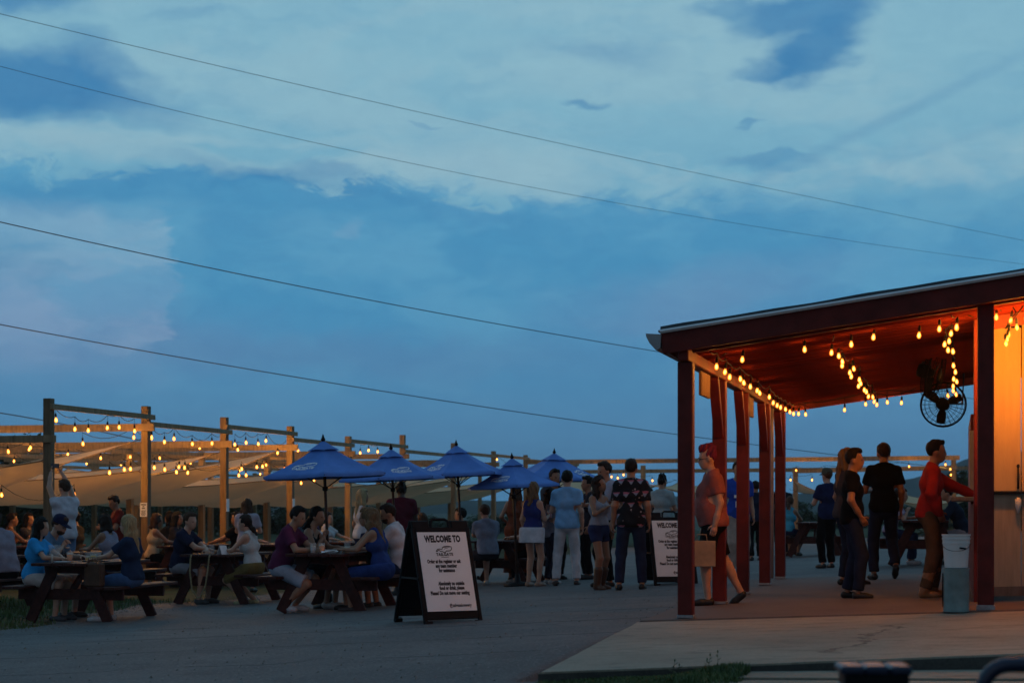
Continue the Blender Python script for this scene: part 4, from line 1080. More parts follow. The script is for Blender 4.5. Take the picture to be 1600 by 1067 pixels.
strand('string of bulbs running back along the middle of the shed ceiling', [on_v(px, py, v) for (px, py), v in zip([(1300, 552), (1310, 557), (1315, 566), (1316, 572), (1328, 583), (1333, 577), (1331, 589), (1343, 594), (1344, 600), (1342, 604), (1350, 610), (1354, 613), (1358, 620), (1363, 621), (1367, 628), (1371, 633)], vsB)], G1, .06, .04, (S_(1.33, .5, RZ(1.33)-.02), S_(1.9, 9.0, RZ(1.9)-.04)))
vsC = [.9, 1.3, 1.5, 1.7, 1.9, 2.15, 3.6, 4.2, 4.9, 5.4, 6.0, 6.6, 7.1, 7.6]
strand('string of bulbs running back on the right beside the fans', [on_v(px, py, v) for (px, py), v in zip([(1495, 513), (1487, 522), (1483, 534), (1477, 539), (1481, 548), (1488, 550), (1489, 572), (1492, 582), (1490, 593), (1494, 597), (1489, 604), (1489, 611), (1493, 617), (1480, 619)], vsC)], G1, .05, .04, (S_(2.4, .4, RZ(2.4)-.02), S_(2.36, 9.0, RZ(2.36)-.04)))
strand('bunched string of bulbs over the plywood wall at the right edge', [on_v(px, py, .7) for px, py in [(1557, 497), (1581, 502), (1588, 513), (1577, 524), (1575, 531), (1571, 538), (1602, 499), (1625, 510), (1660, 496)]], G1, .03, .02, bulb='wall', ends=(S_(2.85, .7, RZ(2.85)-.02), S_(4.2, .7, RZ(4.2)-.02)))

# ------------------------------------------------------------------ wall fans
M_FAN = mat('sooty_black', (.0035, .0033, .0033), .8, .3, 9, spec=.05)
def fan(label, c, yaw, pitch, r=.27):
    t = thing('fan', label, 'fan', c, 0, 'black fans hung in the shed'); 
    T = Matrix.Rotation(yaw, 4, 'Z') @ Matrix.Rotation(R(90)+pitch, 4, 'X')       # local z = axis of the fan
    cage = MB()
    circ = lambda rr, z_, n=28: [Vector((rr*math.cos(a), rr*math.sin(a), z_)) for a in [2*math.pi*i/n for i in range(n)]]
    cage.tube(circ(r, 0), .011, 6, True); cage.tube(circ(r*.97, .05), .004, 4, True); cage.tube(circ(r*.97, -.06), .004, 4, True)
    for z_, sgn in ((.05, 1), (-.06, -1)):
        for rr in (.35, .62, .82): cage.tube(circ(r*rr, z_+sgn*.035*(1-rr)), .0025, 4, True)
        for k in range(26):
            a = 2*math.pi*k/26; d = Vector((math.cos(a), math.sin(a), 0))
            cage.tube([d*r*.98+Vector((0, 0, z_*.3)), d*r*.93+Vector((0, 0, z_)), d*r*.28+Vector((0, 0, z_+sgn*.03))], .0022, 4)
    cage.xform(T).build('cage', M_FAN, t)
    MB().lathe([(.0, .085), (.06, .082), (.075, .07), (.075, .06), (0, .058)], 16).xform(T).build('badge', M_FAN, t, True)
    bl = None
    for k in range(3):
        V = []; K_ = 8
        for i in range(K_+1):
            f = i/K_; rr = r*(.18+.70*f); wd_ = r*(.14+.30*math.sin(min(1, f*1.15)*2.2)*.9)
            for s in (-1, -.33, .33, 1): 
                a = s*wd_/rr*.5; V.append(Vector((rr*math.cos(a), rr*math.sin(a), -.02+s*.028*(1.1-f*.4))))
        Fc = [(4*i+q, 4*i+q+1, 4*i+5+q, 4*i+4+q) for i in range(K_) for q in range(3)]
        m_ = MB(); m_.addm([T @ (Matrix.Rotation(2*math.pi*k/3+.4, 4, 'Z') @ v) for v in V], Fc); m_.build('blade', M_FAN, t, True)
    MB().lathe([(.02, -.20), (.075, -.19), (.085, -.15), (.085, -.09), (.06, -.06), (.04, 0), (.0, .01)], 14).xform(T).build('motor', M_FAN, t, True)
    return t, T
f1c = on_v(1474, 632, 7.1)
t, T = fan('black round cage fan hanging against the sky under the shed roof', f1c, R(-8), R(8), .288)
q = T @ Vector((0, 0, -.17)); topz = RZ(2.3)-f1c.z-.02
MB().tube([q, q+Vector((.28, .05, .0)), (q.x+.30, q.y+.06, topz)], .016, 8).build('bracket', M_BLACKM, t, True)
f2c = on_v(1459, 583, 5.2)
t, T = fan('dark cage fan close under the red ceiling in front of the lower fan', f2c, R(62), R(14), .30)
q = T @ Vector((0, 0, -.17)); topz = RZ(2.2)-f2c.z
MB().tube([q, q+Vector((.05, .0, .12)), (q.x+.12, q.y, topz)], .016, 8).build('bracket', M_BLACKM, t, True)

# ------------------------------------------------------------------ bucket on its bin
bp = at(1494, 957); ub, vb_ = w2uv(bp.x, bp.y)
t = thing('bin', 'grey ribbed metal bin standing by the right shed post with a bucket on it', 'bin', bp+Vector((0, 0, .012)), ROT)
m_ = MB(); nn = 28
pr_ = [(.112, 0), (.114, .012)]+[(.112, .02), (.112, .36), (.115, .37), (.115, .385), (.10, .385)]
m_.lathe(pr_, nn); b_ = m_.build('drum', mat('dull_zinc', (.17, .24, .24), .55, .3, 6, .25, 30), t); smooth_by_angle(b_)
MB().box((-.117, -.02, .19), (.008, .03, .30), bev=.002).build('seam_strip', M_BLACK, t)
t = thing('bucket', 'white plastic bucket with a wire handle standing on the grey bin', 'bucket', bp+Vector((0, 0, .40)), ROT)
M_BUCK = mat('white_bucket_plastic', (.62, .64, .64), .4, .06, 5)
m_ = MB().lathe([(.096, 0), (.100, .004), (.116, .215), (.121, .216), (.121, .226), (.117, .227), (.119, .252), (.124, .253), (.124, .264), (.119, .266), (.121, .284), (.126, .286), (.126, .297), (.117, .297), (.096, .012), (.0, .010)], 32, cap=True)
b_ = m_.build('pail', M_BUCK, t); smooth_by_angle(b_, 35)
hp = [(.128*math.cos(a), .02-.13*math.sin(a)*1.0, .225-.075*math.sin(a)) for a in [math.pi*i/14 for i in range(15)]]
MB().tube(hp, .0025, 5).build('handle', M_BLACKM, t, True)
MB().tube([(.03, -.132, .18), (.085, -.118, .172)], .008, 8).build('grip', M_BLACK, t, True)

# ------------------------------------------------------------------ shade frames with posts, beams and sails
PV = [10.2, 13.8, 17.4, 21.1, 25.0, 29.4, 34.4, 39.1, 43.5, 47.6, 51.8]
UR = [-12.3, -16.3, -20.3, -24.3]
FR = thing('pergola', 'tall timber frame of posts and beams carrying the shade sails', 'pergola', P0, ROT)
ptop = [1.80, 1.87, 1.84, 1.82, 1.74, 1.95, 1.9, 1.8, 1.8, 1.8, 1.8]
POSTS = {}
for j, u in enumerate(UR):
    for i, v in enumerate(PV):
        if j > 0 and i == 0: continue
        zt = CAMZ+(ptop[i] if j == 0 else 1.42-.06*j+.06*math.sin(i*2+j)); g = asph(u, v)-.05
        uu = u+random.uniform(-.04, .04) if j else u
        MB().box((uu, v, (zt+g)/2), (.14, .14, zt-g), bev=.006).build('post', M_POST if (j == 0 and i < 4) else M_BEAM, FR)
        POSTS[(j, i)] = (uu, v, zt)
        if j == 0: pass
hz = [1.66, 1.53, 1.64, 1.51, 1.62, 1.50, 1.62, 1.66, 1.62, 1.64]
for i in range(len(PV)-1):
    z = CAMZ+hz[i]
    MB().bar((UR[0]+.095, PV[i]-.1, z), (UR[0]+.095, PV[i+1]+.16, z+.005), .045, .095, bev=.003).build('beam', M_BEAM, FR)
    for j in (1, 2, 3):
        if i == 0 and j: continue
        z2 = CAMZ+1.30-.05*j+.05*(i % 2)
        MB().bar((UR[j]+.095, PV[i]-.1, z2), (UR[j]+.095, PV[i+1]+.12, z2), .045, .095, bev=.003).build('beam', M_BEAM, FR)
# beams across the rows
zl = [1.12, 1.47, 1.28, 1.33, 1.30, 1.36, 1.32, 1.36]
for i in range(8):
    z = CAMZ+zl[i]; v = PV[i]-.095
    MB().bar((UR[0]+(.22 if i else .18), v, z), (UR[-1]-.2, v, z-.01), .045, .12 if i == 0 else .14, bev=.003).build('beam', M_BEAM, FR)
# second frame beyond the shed: long cross beams on posts
FR2 = thing('pergola', 'far timber frame of long cross beams seen through the shed', 'pergola', P0, ROT)
for (v, z, u0, u1) in ((43.4, 2.60, -12.2, 2.6), (51.7, 2.42, -12.2, 3.0), (36.5, 2.3, -4.0, -3.3)):
    if u1-u0 > 2: MB().bar((u0, v, z), (u1, v, z+.06), .05, .15, bev=.003).build('beam', M_BEAM, FR2)
PX2 = []
for px, ytop, Y in ((1243, 730, 62), (1490, 712, 59), (1005, 727, 66)):
    p = pix(px, ytop, Y); u, v = w2uv(p.x, p.y); g = asph(u, v)-.05
    MB().box((u, v, (p.z+g)/2), (.17, .17, p.z-g), bev=.006).build('post', M_BEAM, FR2); PX2.append((u, v, p.z))
u, v, z = PX2[0]; u3, v3, z3 = PX2[1]
MB().bar((u-.1, v-.12, 2.30), (u3+.1, v3-.12, 2.36), .05, .15, bev=.003).build('beam', M_BEAM, FR2)

def m_sail():
    m = bpy.data.materials.new('tan_sail_cloth'); m.use_nodes = True; n = NT(m.node_tree); n.n.clear()
    t = n.new('ShaderNodeTexCoord').outputs['Object']
    c = n.ramp(n.noise(t, .8, 4, .6), [(.3, (.66, .50, .32, 1)), (.7, (.76, .59, .39, 1))])
    d = n.new('ShaderNodeBsdfDiffuse'); n.link(c, d.inputs[0]); tr = n.new('ShaderNodeBsdfTranslucent'); n.link(c, tr.inputs[0])
    wv = n.new('ShaderNodeBump'); wv.inputs['Strength'].default_value = .3; n.link(n.noise(n.vmath('MULTIPLY', t, (1, 4, 1)), 2.2, 4), wv.inputs['Height']); n.link(wv.outputs[0], d.inputs['Normal'])
    mx = n.new('ShaderNodeMixShader'); mx.inputs[0].default_value = .22; n.link(d.outputs[0], mx.inputs[1]); n.link(tr.outputs[0], mx.inputs[2])
    o_ = n.new('ShaderNodeOutputMaterial'); n.link(mx.outputs[0], o_.inputs[0]); return m
M_SAIL = m_sail()
def sail(label, u0, u1, v0, v1, zn, zf, belly=.62, pull=.07, group='tan shade sails', ties=True, nsag=.25, fsag=.35):
    """a draped four-cornered sail: u0 the right side, u1 the left, zn = (right, left) heights of the near corners, zf of the far ones"""
    o_ = uv2w(u0, v0, 0)
    t = thing('shade_sail', label, 'shade sail', o_, ROT, group); K, L_ = 14, 22; V = []; W = u1-u0
    ph = random.uniform(0, 6)
    for a in range(K+1):
        for b in range(L_+1):
            s, q = a/K, b/L_
            e = math.sin(math.pi*q)
            z = (zn[0]+(zn[1]-zn[0])*q-nsag*e)*(1-s)+(zf[0]+(zf[1]-zf[0])*q-fsag*e)*s-belly*math.sin(math.pi*s**.85)*(.30+.70*e)
            z += (.022*math.sin(11*q+4*s+ph)+.014*math.sin(23*q-6*s+ph))*math.sin(math.pi*s)
            s2 = .5+(s-.5)*(1-pull*2.2*e); q2 = .5+(q-.5)*(1-pull*math.sin(math.pi*s))
            V.append(Vector((W*q2, (v1-v0)*s2, z)))
    Fc = [(a*(L_+1)+b, a*(L_+1)+b+1, (a+1)*(L_+1)+b+1, (a+1)*(L_+1)+b) for a in range(K) for b in range(L_)]
    mesh_obj('cloth', V, Fc, M_SAIL, t, True)
    I = lambda a, b: V[a*(L_+1)+b]
    rim = [I(0, b) for b in range(L_+1)]+[I(a, L_) for a in range(1, K+1)]+[I(K, b) for b in range(L_-1, -1, -1)]+[I(a, 0) for a in range(K-1, 0, -1)]
    MB().tube(rim, .013, 5, True).build('hem', mat('sail_webbing', (.22, .15, .09), .8, .1, 9), t, True)
    if ties:
        for c, d in ((I(0, 0), (.22, -.2)), (I(0, L_), (-.3, -.2)), (I(K, L_), (-.3, .2)), (I(K, 0), (.22, .2))): MB().tube([c, c+Vector((d[0], d[1], .10))], .006, 5).build('rope', M_BLACK, t)
ordn = ['first', 'second', 'third', 'fourth', 'fifth', 'sixth', 'seventh', 'eighth', 'ninth', 'tenth']
rows = ['front', 'middle', 'back']
sr = random.Random(4)
for i in range(9):
    j_ = lambda w_: sr.uniform(-w_, w_)
    for c, (u0, u1) in enumerate(((-12.55, -20.0), (-20.5, -28.0))):
        if c == 1 and i == 0: continue
        k = (i+c) % 2
        zn = (1.85+j_(.06)-.12*k, 1.66+j_(.08)+.14*k); zf = (2.26+j_(.08)-.20*k, 1.86+j_(.08)+.16*k)
        sail('%s of the draped tan shade sails counted from the near end, %s column' % (ordn[i], ('right', 'left')[c]), u0, u1, PV[i]+.2, PV[i+1]-.15, zn, zf, .62-.012*i+j_(.04))
for u0, u1, v0, v1, zn, zf, lb in [(-8.3, -12., 44, 51, (1.75, 1.9), (2.0, 2.2), 'long pale sail behind the man in the flowered shirt'), (-4.3, -8., 44.2, 51.2, (1.7, 1.8), (2.1, 2.0), 'long pale sail behind the second welcome board'),
                               (3.2, .2, 45.5, 51, (1.4, 1.3), (1.75, 1.6), 'tan shade sail far behind the man in red under the shed')]:
    sail(lb, u0, u1, v0, v1, zn, zf, .3)
p = on_v(1292, 771, 44); u_, v_ = w2uv(p.x, p.y)
sail('small pale sail with one raised corner right of the last shed post', u_, u_-1.15, 44, 45.6, (1.45, 1.95), (1.5, 1.55), .05, .12, nsag=.05, fsag=.05)

# garlands on the frames, placed on the upright planes of the rows
GR = 'strings of warm bulbs under the timber frame'
def row(label, pts, u, lift=None, **kw): return strand(label, [on_u(px, py, u) for px, py in pts], GR, bulb='bright', size=1., **kw)
row('string of bulbs between the tall corner post and the post with the notice', [(87, 657), (117, 671), (138, 673), (168, 669), (186, 668), (210, 674)], -12.44, sag=.09, drop=.09)
row('string of bulbs hanging lower just behind the first front beam', [(129, 694), (209, 684), (236, 685)], -13.0, sag=.14, drop=.08)
row('string of bulbs from the notice post to the third front post', [(237, 684), (257, 691), (272, 686), (300, 694), (331, 693), (353, 690)], -12.44, sag=.10, drop=.08)
row('string of bulbs from the third front post to the fourth', [(367, 695), (384, 692), (403, 694), (416, 689), (434, 708), (450, 697)], -12.44, sag=.10, drop=.08)
row('string of bulbs dropping low beside the third front post', [(312, 700), (356, 716), (371, 703), (465, 704)], -12.9, sag=.14, drop=.06)
row('string of bulbs along the second row behind the notice post', [(171, 739), (194, 734), (204, 733), (241, 731), (257, 734), (280, 730), (289, 731)], -12.46, sag=.12, drop=.06)
row('string of bulbs along the second row left of the nearest parasol', [(377, 733), (401, 730), (410, 729), (470, 755), (491, 751)], -12.46, sag=.12, drop=.06)
row('string of bulbs far in the third row seen between the sails', [(275, 738), (294, 739), (347, 744), (373, 743), (384, 743), (520, 741), (536, 740)], -12.46, sag=.12, drop=.05)
for u_, v0_, n_b, dv, nm in ((-16.2, 14.6, 15, 1.6, 'middle'), (-20.2, 18.4, 11, 2.0, 'back')):
    strand('long string of bulbs above the sails along the %s row of posts' % nm, [uv2w(u_+.1*math.sin(i), v0_+i*dv, 2.17+.05*math.sin(i*1.7)) for i in range(n_b)], GR, .12, .07, bulb='bright', size=1.)
row('string of bulbs at the left edge of the picture', [(-20, 703), (12, 706), (47, 700)], -15.0, sag=.12, drop=.06)
row('low string of bulbs behind the person photographing', [(2, 774), (116, 773)], -13.5, sag=.2, drop=.06)
row('string of bulbs between the first two blue parasols', [(563, 708), (576, 704), (590, 706)], -12.44, sag=.06, drop=.07)
row('string of bulbs behind the fourth blue parasol', [(776, 718), (826, 755), (823, 752)], -12.5, sag=.1, drop=.05)
strand('string of bulbs between the man in lavender and the flowered shirt', [on_v(px, py, 43.2) for px, py in [(940, 748), (956, 745), (965, 747), (974, 742), (1019, 751)]], GR, .1, .06, bulb='bright', size=1.)
strand('string of bulbs on the far cross beam seen through the shed', [on_v(px, py, 43.2) for px, py in [(1244, 735), (1289, 735), (1420, 729)]], GR, .14, .06, bulb='bright', size=1.)
strand('lower string of bulbs on the small far sail', [on_v(px, py, 42.6) for px, py in [(1235, 750), (1269, 750)]], GR, .1, .06, bulb='bright', size=1.)
strand('string of bulbs wound down the far post beside the man in red', [on_v(px, py, 42.0) for px, py in [(1485, 733), (1486, 742), (1485, 750), (1477, 726)]], GR, .02, .01, bulb='bright', size=1.)

# paper notices on the posts: lines of print, the code square left out
for (i, lab, s) in ((1, 'white paper notice stapled to the second front post', 0), (2, 'white notice on the side of the third front post seen nearly edge on', 1), (3, 'narrow white notice on the fourth front post seen nearly edge on', 1)):
    u, v, zt = POSTS[(0, i)]
    p = {1: (223, 796), 2: (348, 789), 3: (462, 788)}[i]
    z = on_u(p[0], p[1], u).z
    t = thing('notice', lab, 'notice', uv2w(u+(0 if not s else .076), v-(.076 if not s else 0), z), ROT+(0 if not s else R(90)), 'paper notices on the posts')
    MB().box((-.015 if not s else 0, 0, 0), (.145, .006, .265), bev=.001).build('sheet', M_WHITE, t)
    if not s:
        m_ = MB()
        for zz, wd_, ht in ((.095, .105, .020), (.060, .035, .018), (.028, .060, .018)): m_.box((-.015, -.0042, zz), (wd_, .001, ht))
        for k in range(6): m_.box((-.015, -.0042, -.02-k*.017), (.10-.012*(k % 3), .001, .008))
        m_.build('print', M_INK, t)

# ------------------------------------------------------------------ the evening air
hz_ = MB().box((0, 700, 22.), (8600, 1800, 54)).build('haze', None)
hm_ = bpy.data.materials.new('evening_air'); hm_.use_nodes = True; n_ = NT(hm_.node_tree); n_.n.clear()
pv_ = n_.new('ShaderNodeVolumePrincipled'); pv_.inputs['Density'].default_value = .00032; pv_.inputs['Color'].default_value = (.80, .88, 1, 1)
oo_ = n_.new('ShaderNodeOutputMaterial'); n_.link(pv_.outputs[0], oo_.inputs[1]); hz_.data.materials.clear(); hz_.data.materials.append(hm_); tag(hz_, kind='stuff')
# ------------------------------------------------------------------ picnic tables
def make_table():
    t = thing('picnic_table', '', 'picnic table'); L = 1.83
    for k in range(5): MB().box((-.304+.152*k, random.uniform(-.006, .006), .735), (.142, L, .038), bev=.005).build('top_plank', M_TABLE, t)
    for s in (-1, 1):
        for k in (0, 1): MB().box((s*(.56+.15*k), 0, .44), (.142, L, .038), bev=.005).build('seat_plank', M_TABLE, t)
    for y in (-.62, .62):
        e = .045 if y < 0 else -.045
        for s in (-1, 1): MB().bar((s*.55, y, .0), (s*.20, y, .715), .04, .14, (1, 0, 0), .004).build('leg', M_TABLE, t)
        MB().bar((-.74, y+e, .35), (.74, y+e, .35), .04, .14, bev=.004).build('seat_bearer', M_TABLE, t)
        MB().bar((-.36, y+e, .665), (.36, y+e, .665), .04, .10, bev=.004).build('top_bearer', M_TABLE, t)
    for s in (-1, 1): MB().bar((0, s*.58, .36), (0, s*.14, .70), .04, .09, bev=.003).build('brace', M_TABLE, t)
    return t
TAB0 = make_table(); TABN = 0
def table(label, px=None, py=None, uv=None):
    global TABN
    o = TAB0 if TABN == 0 else copy_tree(TAB0); TABN += 1
    if uv is None:
        p = at(px, py); u, v = w2uv(p.x, p.y); v += .62
    else: u, v = uv
    g = asph(u, v) if u < -.5 or v > 9 else ground(u, v)
    o.location = uv2w(u, v, g); o.rotation_euler = (0, 0, ROT); o['label'] = label; o['group'] = 'red brown picnic tables'
    return dict(u=u, v=v, g=g, o=o)
T1 = table('red brown picnic table of the woman in the sky blue tee, at the left', 108, 971)
T2 = table('red brown picnic table with a rope loop hung on its end', 330, 944)
T3 = table('red brown picnic table under the nearest blue parasol', 502, 956)
T4 = table('dark picnic table behind the first welcome board, man in grey tee seated', 772, 913)
T0 = table('picnic table cut by the left edge of the picture', -75, 955)
B1 = table('dark picnic table in the second row behind the post with the notice', 285, 917)
B2 = table('dark picnic table behind the woman in the white ruffled blouse', 415, 912)
B3 = table('dark picnic table of the woman with auburn hair, behind the nearest parasol', 530, 905)
B4 = table('dark picnic table far back at the left edge', 40, 918)
B5 = table('dark picnic table far back between the second and third parasol poles', 668, 906)
B6 = table('dark picnic table behind the left table, by the corner post', 122, 938)
R1 = table('dark picnic table of the woman in turquoise, seen through the shed', 1272, 869)
R2 = table('dark picnic table behind the man in red, seen through the shed', 1446, 884)
def seat_at(T, side, along): return uv2w(T['u']+side*.60, T['v']+along, T['g'])
def top_at(T, x, y, dz=0): return uv2w(T['u']+x, T['v']+y, T['g']+.754+dz)
DG = math.degrees(PH)

# ------------------------------------------------------------------ blue parasols
M_BLUE = mat('blue_canvas', (.085, .21, .60), .8, .16, 2.5, .3, 60, second=(.11, .26, .70, 1), spec=.2)
def parasol(label, apex, finial_top, tipL, tipR, Y, rot, lean, rad, drop, pole_px, npan=6, logos=(0,)):
    """apex etc. in pixels of the photo at distance Y; built upright and then tilted a little about its foot"""
    pa = pix(*apex, Y); u, v = w2uv(pa.x, pa.y); g = ground(u, v) if u > -.4 else asph(u, v)
    Hh = pa.z-g; foot = Vector((pa.x+math.tan(lean)*Hh, pa.y, g))
    t = thing('parasol', label, 'parasol', foot, 0, 'blue parasols over the picnic tables'); t.rotation_euler = (0, -lean, rot)
    t.rotation_mode = 'ZYX'
    t.rotation_euler = Euler((0, -lean, 0))
    t.rotation_mode = 'XYZ'
    q = Matrix.Rotation(-lean, 4, 'Y') @ Matrix.Rotation(rot, 4, 'Z'); t.rotation_euler = q.to_euler()
    Hh = Hh/math.cos(lean)
    MB().lathe([(.021, .0), (.021, Hh-.02)], 10).build('pole', wood('dark_pole', (.05, .025, .017), .3, .45), t, True)
    MB().lathe([(.23, 0), (.23, .05), (.06, .075), (.035, .20)], 18).build('base', M_BLACKM, t, True)
    MB().lathe([(.03, Hh-.02), (.022, Hh+.01), (.034, Hh+.03), (.022, Hh+.05), (.012, Hh+.08), (.004, Hh+.105)], 10).build('finial', M_BLACK, t, True)
    n = npan; tips = [Vector((rad*math.cos(2*math.pi*k/n), rad*math.sin(2*math.pi*k/n), Hh-drop)) for k in range(n)]; ap = Vector((0, 0, Hh))
    def surf(k, f, s):
        """panel k, f 0..1 from the vent ring to the rim, s 0..1 across"""
        a, b = tips[k], tips[(k+1) % n]; e = a.lerp(b, s)
        p = ap.lerp(e, .0+f); p.z -= .045*math.sin(math.pi*f)*1.0
        p.z -= .03*f*math.sin(math.pi*s)*-.0
        c = math.sin(math.pi*s)*f*f; p.x *= 1-.045*c; p.y *= 1-.045*c; p.z -= .0*c
        p.z -= .05*math.sin(math.pi*s)*f*(1-f*.5)*.35
        return p
    V = []; Fc = []; KF, KS = 8, 6
    for k in range(n):
        b0 = len(V)
        for i in range(KF+1):
            f = .10+.90*i/KF
            V += [surf(k, f, j/KS) for j in range(KS+1)]
        V += [surf(k, 1, j/KS)*1.0+Vector((0, 0, -.035)) for j in range(KS+1)]
        for i in range(KF+1):
            for j in range(KS): Fc.append((b0+i*(KS+1)+j, b0+(i+1)*(KS+1)+j, b0+(i+1)*(KS+1)+j+1, b0+i*(KS+1)+j+1))
    can = mesh_obj('canopy', V, Fc, M_BLUE, t, True)
    V = []; Fc = []
    for k in range(n):
        b0 = len(V)
        for i in range(4):
            f = .0+.24*i/3
            for j in range(5):
                p = surf(k, f+.001, j/4); p = p+Vector((p.x*.05, p.y*.05, .020+.016*math.sin(j/4*math.pi)*(i > 2))); V.append(p)
        for i in range(3):
            for j in range(4): Fc.append((b0+i*5+j, b0+(i+1)*5+j, b0+(i+1)*5+j+1, b0+i*5+j+1))
    mesh_obj('vent_cap', V, Fc, M_BLUE, can, True)
    for k in range(n):
        m_ = MB(); pts = [surf(k, .08+.92*i/5, 0)+Vector((0, 0, -.014)) for i in range(6)]; m_.tube(pts, .009, 5); m_.build('rib', M_BLACKM, t, True)
        m_ = MB(); m_.tube([Vector((0, 0, Hh-drop-.18)), surf(k, .58, 0)+Vector((0, 0, -.02))], .007, 5); m_.build('strut', M_BLACKM, t, True)
    MB().lathe([(.035, Hh-drop-.21), (.04, Hh-drop-.15)], 10).build('runner', M_BLACK, t, True)
    for k in logos:
        lv, lf = logo_parts(.36*rad); V = []
        a, b = tips[k], tips[(k+1) % n]; ex = (b-a).length
        for x, y, _ in lv:
            f = .69-y/((ap-(a+b)/2).length); s = .5+x/(ex*f)
            p = surf(k, f, s); q = surf(k, f-.02, s)-p; r_ = surf(k, f, s+.02)-p
            nn = r_.cross(q).normalized(); nn = nn if nn.z > 0 else -nn
            V.append(p+nn*.006)
        mesh_obj('logo', V, lf, M_WPRINT, can)
    return t
parasol('nearest blue parasol, over the table of the man in the plum tee', (505, 690), 0, 0, 0, 23.4, R(150+60+6), R(2.4), .93, .455, 0, logos=(0,))
parasol('second blue parasol, its pole before the man in the maroon polo', (611, 703), 0, 0, 0, 27.0, R(200), R(2.6), .86, .44, 0, logos=(1,))
parasol('third blue parasol, apex in front of a timber post top', (713, 697), 0, 0, 0, 28.2, R(195), R(3.), .86, .46, 0, logos=(0,))
parasol('fourth and lowest blue parasol, above the blonde in the navy tank top', (800, 717), 0, 0, 0, 28.4, R(214), R(2.6), .84, .44, 0, logos=(0,))
parasol('rightmost blue parasol, above the man in the light blue polo', (866, 709), 0, 0, 0, 31.5, R(178), R(-1.), .98, .46, 0, logos=(2,))

# ------------------------------------------------------------------ welcome boards
def board(label, px, py, ang, back_ang=None, w_=.68, h_=1.06):
    p = at(px, py); u, v = w2uv(p.x, p.y)
    t = thing('sandwich_board', label, 'sandwich board', p, R(ang), 'welcome boards')
    # local: x across, -y towards the reader; the two leaves meet at the top
    sp_ = .40; th = .035; tilt = math.atan2(sp_*.92, h_)
    for s, nm in ((-1, 'front_leaf'), (1, 'rear_leaf')):
        M = Matrix.Translation((0, s*sp_, .0)) @ Matrix.Rotation(s*tilt, 4, 'X')
        m_ = MB(); m_.box((-w_/2+.0225, 0, h_/2), (.045, th, h_), bev=.006); m_.box((w_/2-.0225, 0, h_/2), (.045, th, h_), bev=.006)
        m_.box((0, 0, .085), (w_-.09, th, .07)); m_.box((0, 0, h_-.05), (w_-.09, th, .10)); m_.box((0, .004*s, h_/2), (w_-.09, th*.5, h_-.22))
        for q in (-1, 1): m_.box((q*(w_/2-.05), 0, .0), (.09, th+.02, .05), bev=.006)
        # raised shoulders either side of the hand hold
        for q in (-1, 1): m_.box((q*(w_/2-.11), 0, h_+.035), (.20, th, .09), bev=.01)
        if s == -1:
            m_.tube([(-.11, 0, h_-.01), (-.10, 0, h_+.075), (-.07, 0, h_+.095), (.07, 0, h_+.095), (.10, 0, h_+.075), (.11, 0, h_-.01)], .016, 7)
        leaf = m_.xform(M).build(nm, M_BLACK, t)
        if s == -1:
            pw, ph_ = .575, .875; pz = .095+ph_/2+.035; fy = -th/2-.004
            ps = MB().box((0, fy, pz), (pw, .006, ph_)).xform(M).build('poster', M_WHITE, t)
            def put(vs, fs, x, z, nm2='lettering'):
                m2 = MB(); m2.addm([M @ Vector((x+a, fy-.0045, z+b)) for a, b, _ in vs], fs); m2.build(nm2, M_INK, ps)
            top_ = pz+ph_/2
            for s_, z, sz, x, sx, bd in [('WELCOME TO', .110, .100, -.0, .62, .058), ('Order at the register or ask', .345, .054, -.02, .60, .065), ('any team member', .395, .054, .0, .60, .065), ('for assistance', .445, .054, .0, .60, .065),
                                 ('Absolutely no outside', .590, .054, .03, .60, .065), ('food or drink, please', .640, .054, .03, .60, .065), ('Please! Do not move our seating', .695, .054, .0, .60, .065), ('@tailgatebrewery', .830, .048, .10, .70, .04)]:
                vs, fs = text_mesh(s_, sz, sx, bd); put(vs, fs, x, top_-z)
            lv, lf = logo_parts(.19); put(lv, lf, 0, top_-.235, 'logo')
    for q in (-1, 1): MB().bar((q*(w_/2-.012), -.25, .47), (q*(w_/2-.012), .25, .47), .012, .02).build('stay', M_BLACKM, t)
    for q in (-1, 1): MB().tube([(q*(w_/2+.004), -.27, .47), (q*(w_/2+.02), -.27, .47)], .022, 8).build('knob', M_BLACK, t)
    return t
board('black sandwich board with white welcome poster standing in the open lot', 684, 970, 27)
board('second black welcome board partly hidden by the shed corner post', 1044, 912, 12)

# ------------------------------------------------------------------ drinks and small things
M_CUP = bpy.data.materials.new('clear_plastic'); M_CUP.use_nodes = True
b_ = M_CUP.node_tree.nodes['Principled BSDF']; b_.inputs['Base Color'].default_value = (.85, .87, .88, 1); b_.inputs['Alpha'].default_value = .10; b_.inputs['Roughness'].default_value = .18
def beer(c, key): return mat('beer_'+key, c, .12, .08, 6, spec=.5)
AMB, STOUT, PALE = beer((.80, .24, .025), 'amber'), beer((.10, .03, .012), 'dark'), beer((.75, .45, .10), 'pale')
M_FOAM = mat('foam', (.7, .65, .55), .8, .1, 40)
def cup(label, p, drink=None, level=.6, r=.042, h_=.135, group='plastic cups of beer on the tables', m=None):
    t = thing('cup', label, 'cup', p, 0, group)
    o_ = MB().lathe([(r*.74, 0), (r, h_), (r+.003, h_), (r+.003, h_-.006), (r*.96, h_-.006), (r*.72, .004)], 16).build('wall', m or M_CUP, t, True); smooth_by_angle(o_, 50)
    if drink:
        k = level; MB().lathe([(r*.70, .006), (r*(.70+.24*k), h_*k)], 14).build('beer', drink, t, True)
        MB().lathe([(r*(.70+.24*k), h_*k+.001), (r*(.70+.25*k), h_*k+.014)], 14).build('foam', M_FOAM, t, True)
    return t
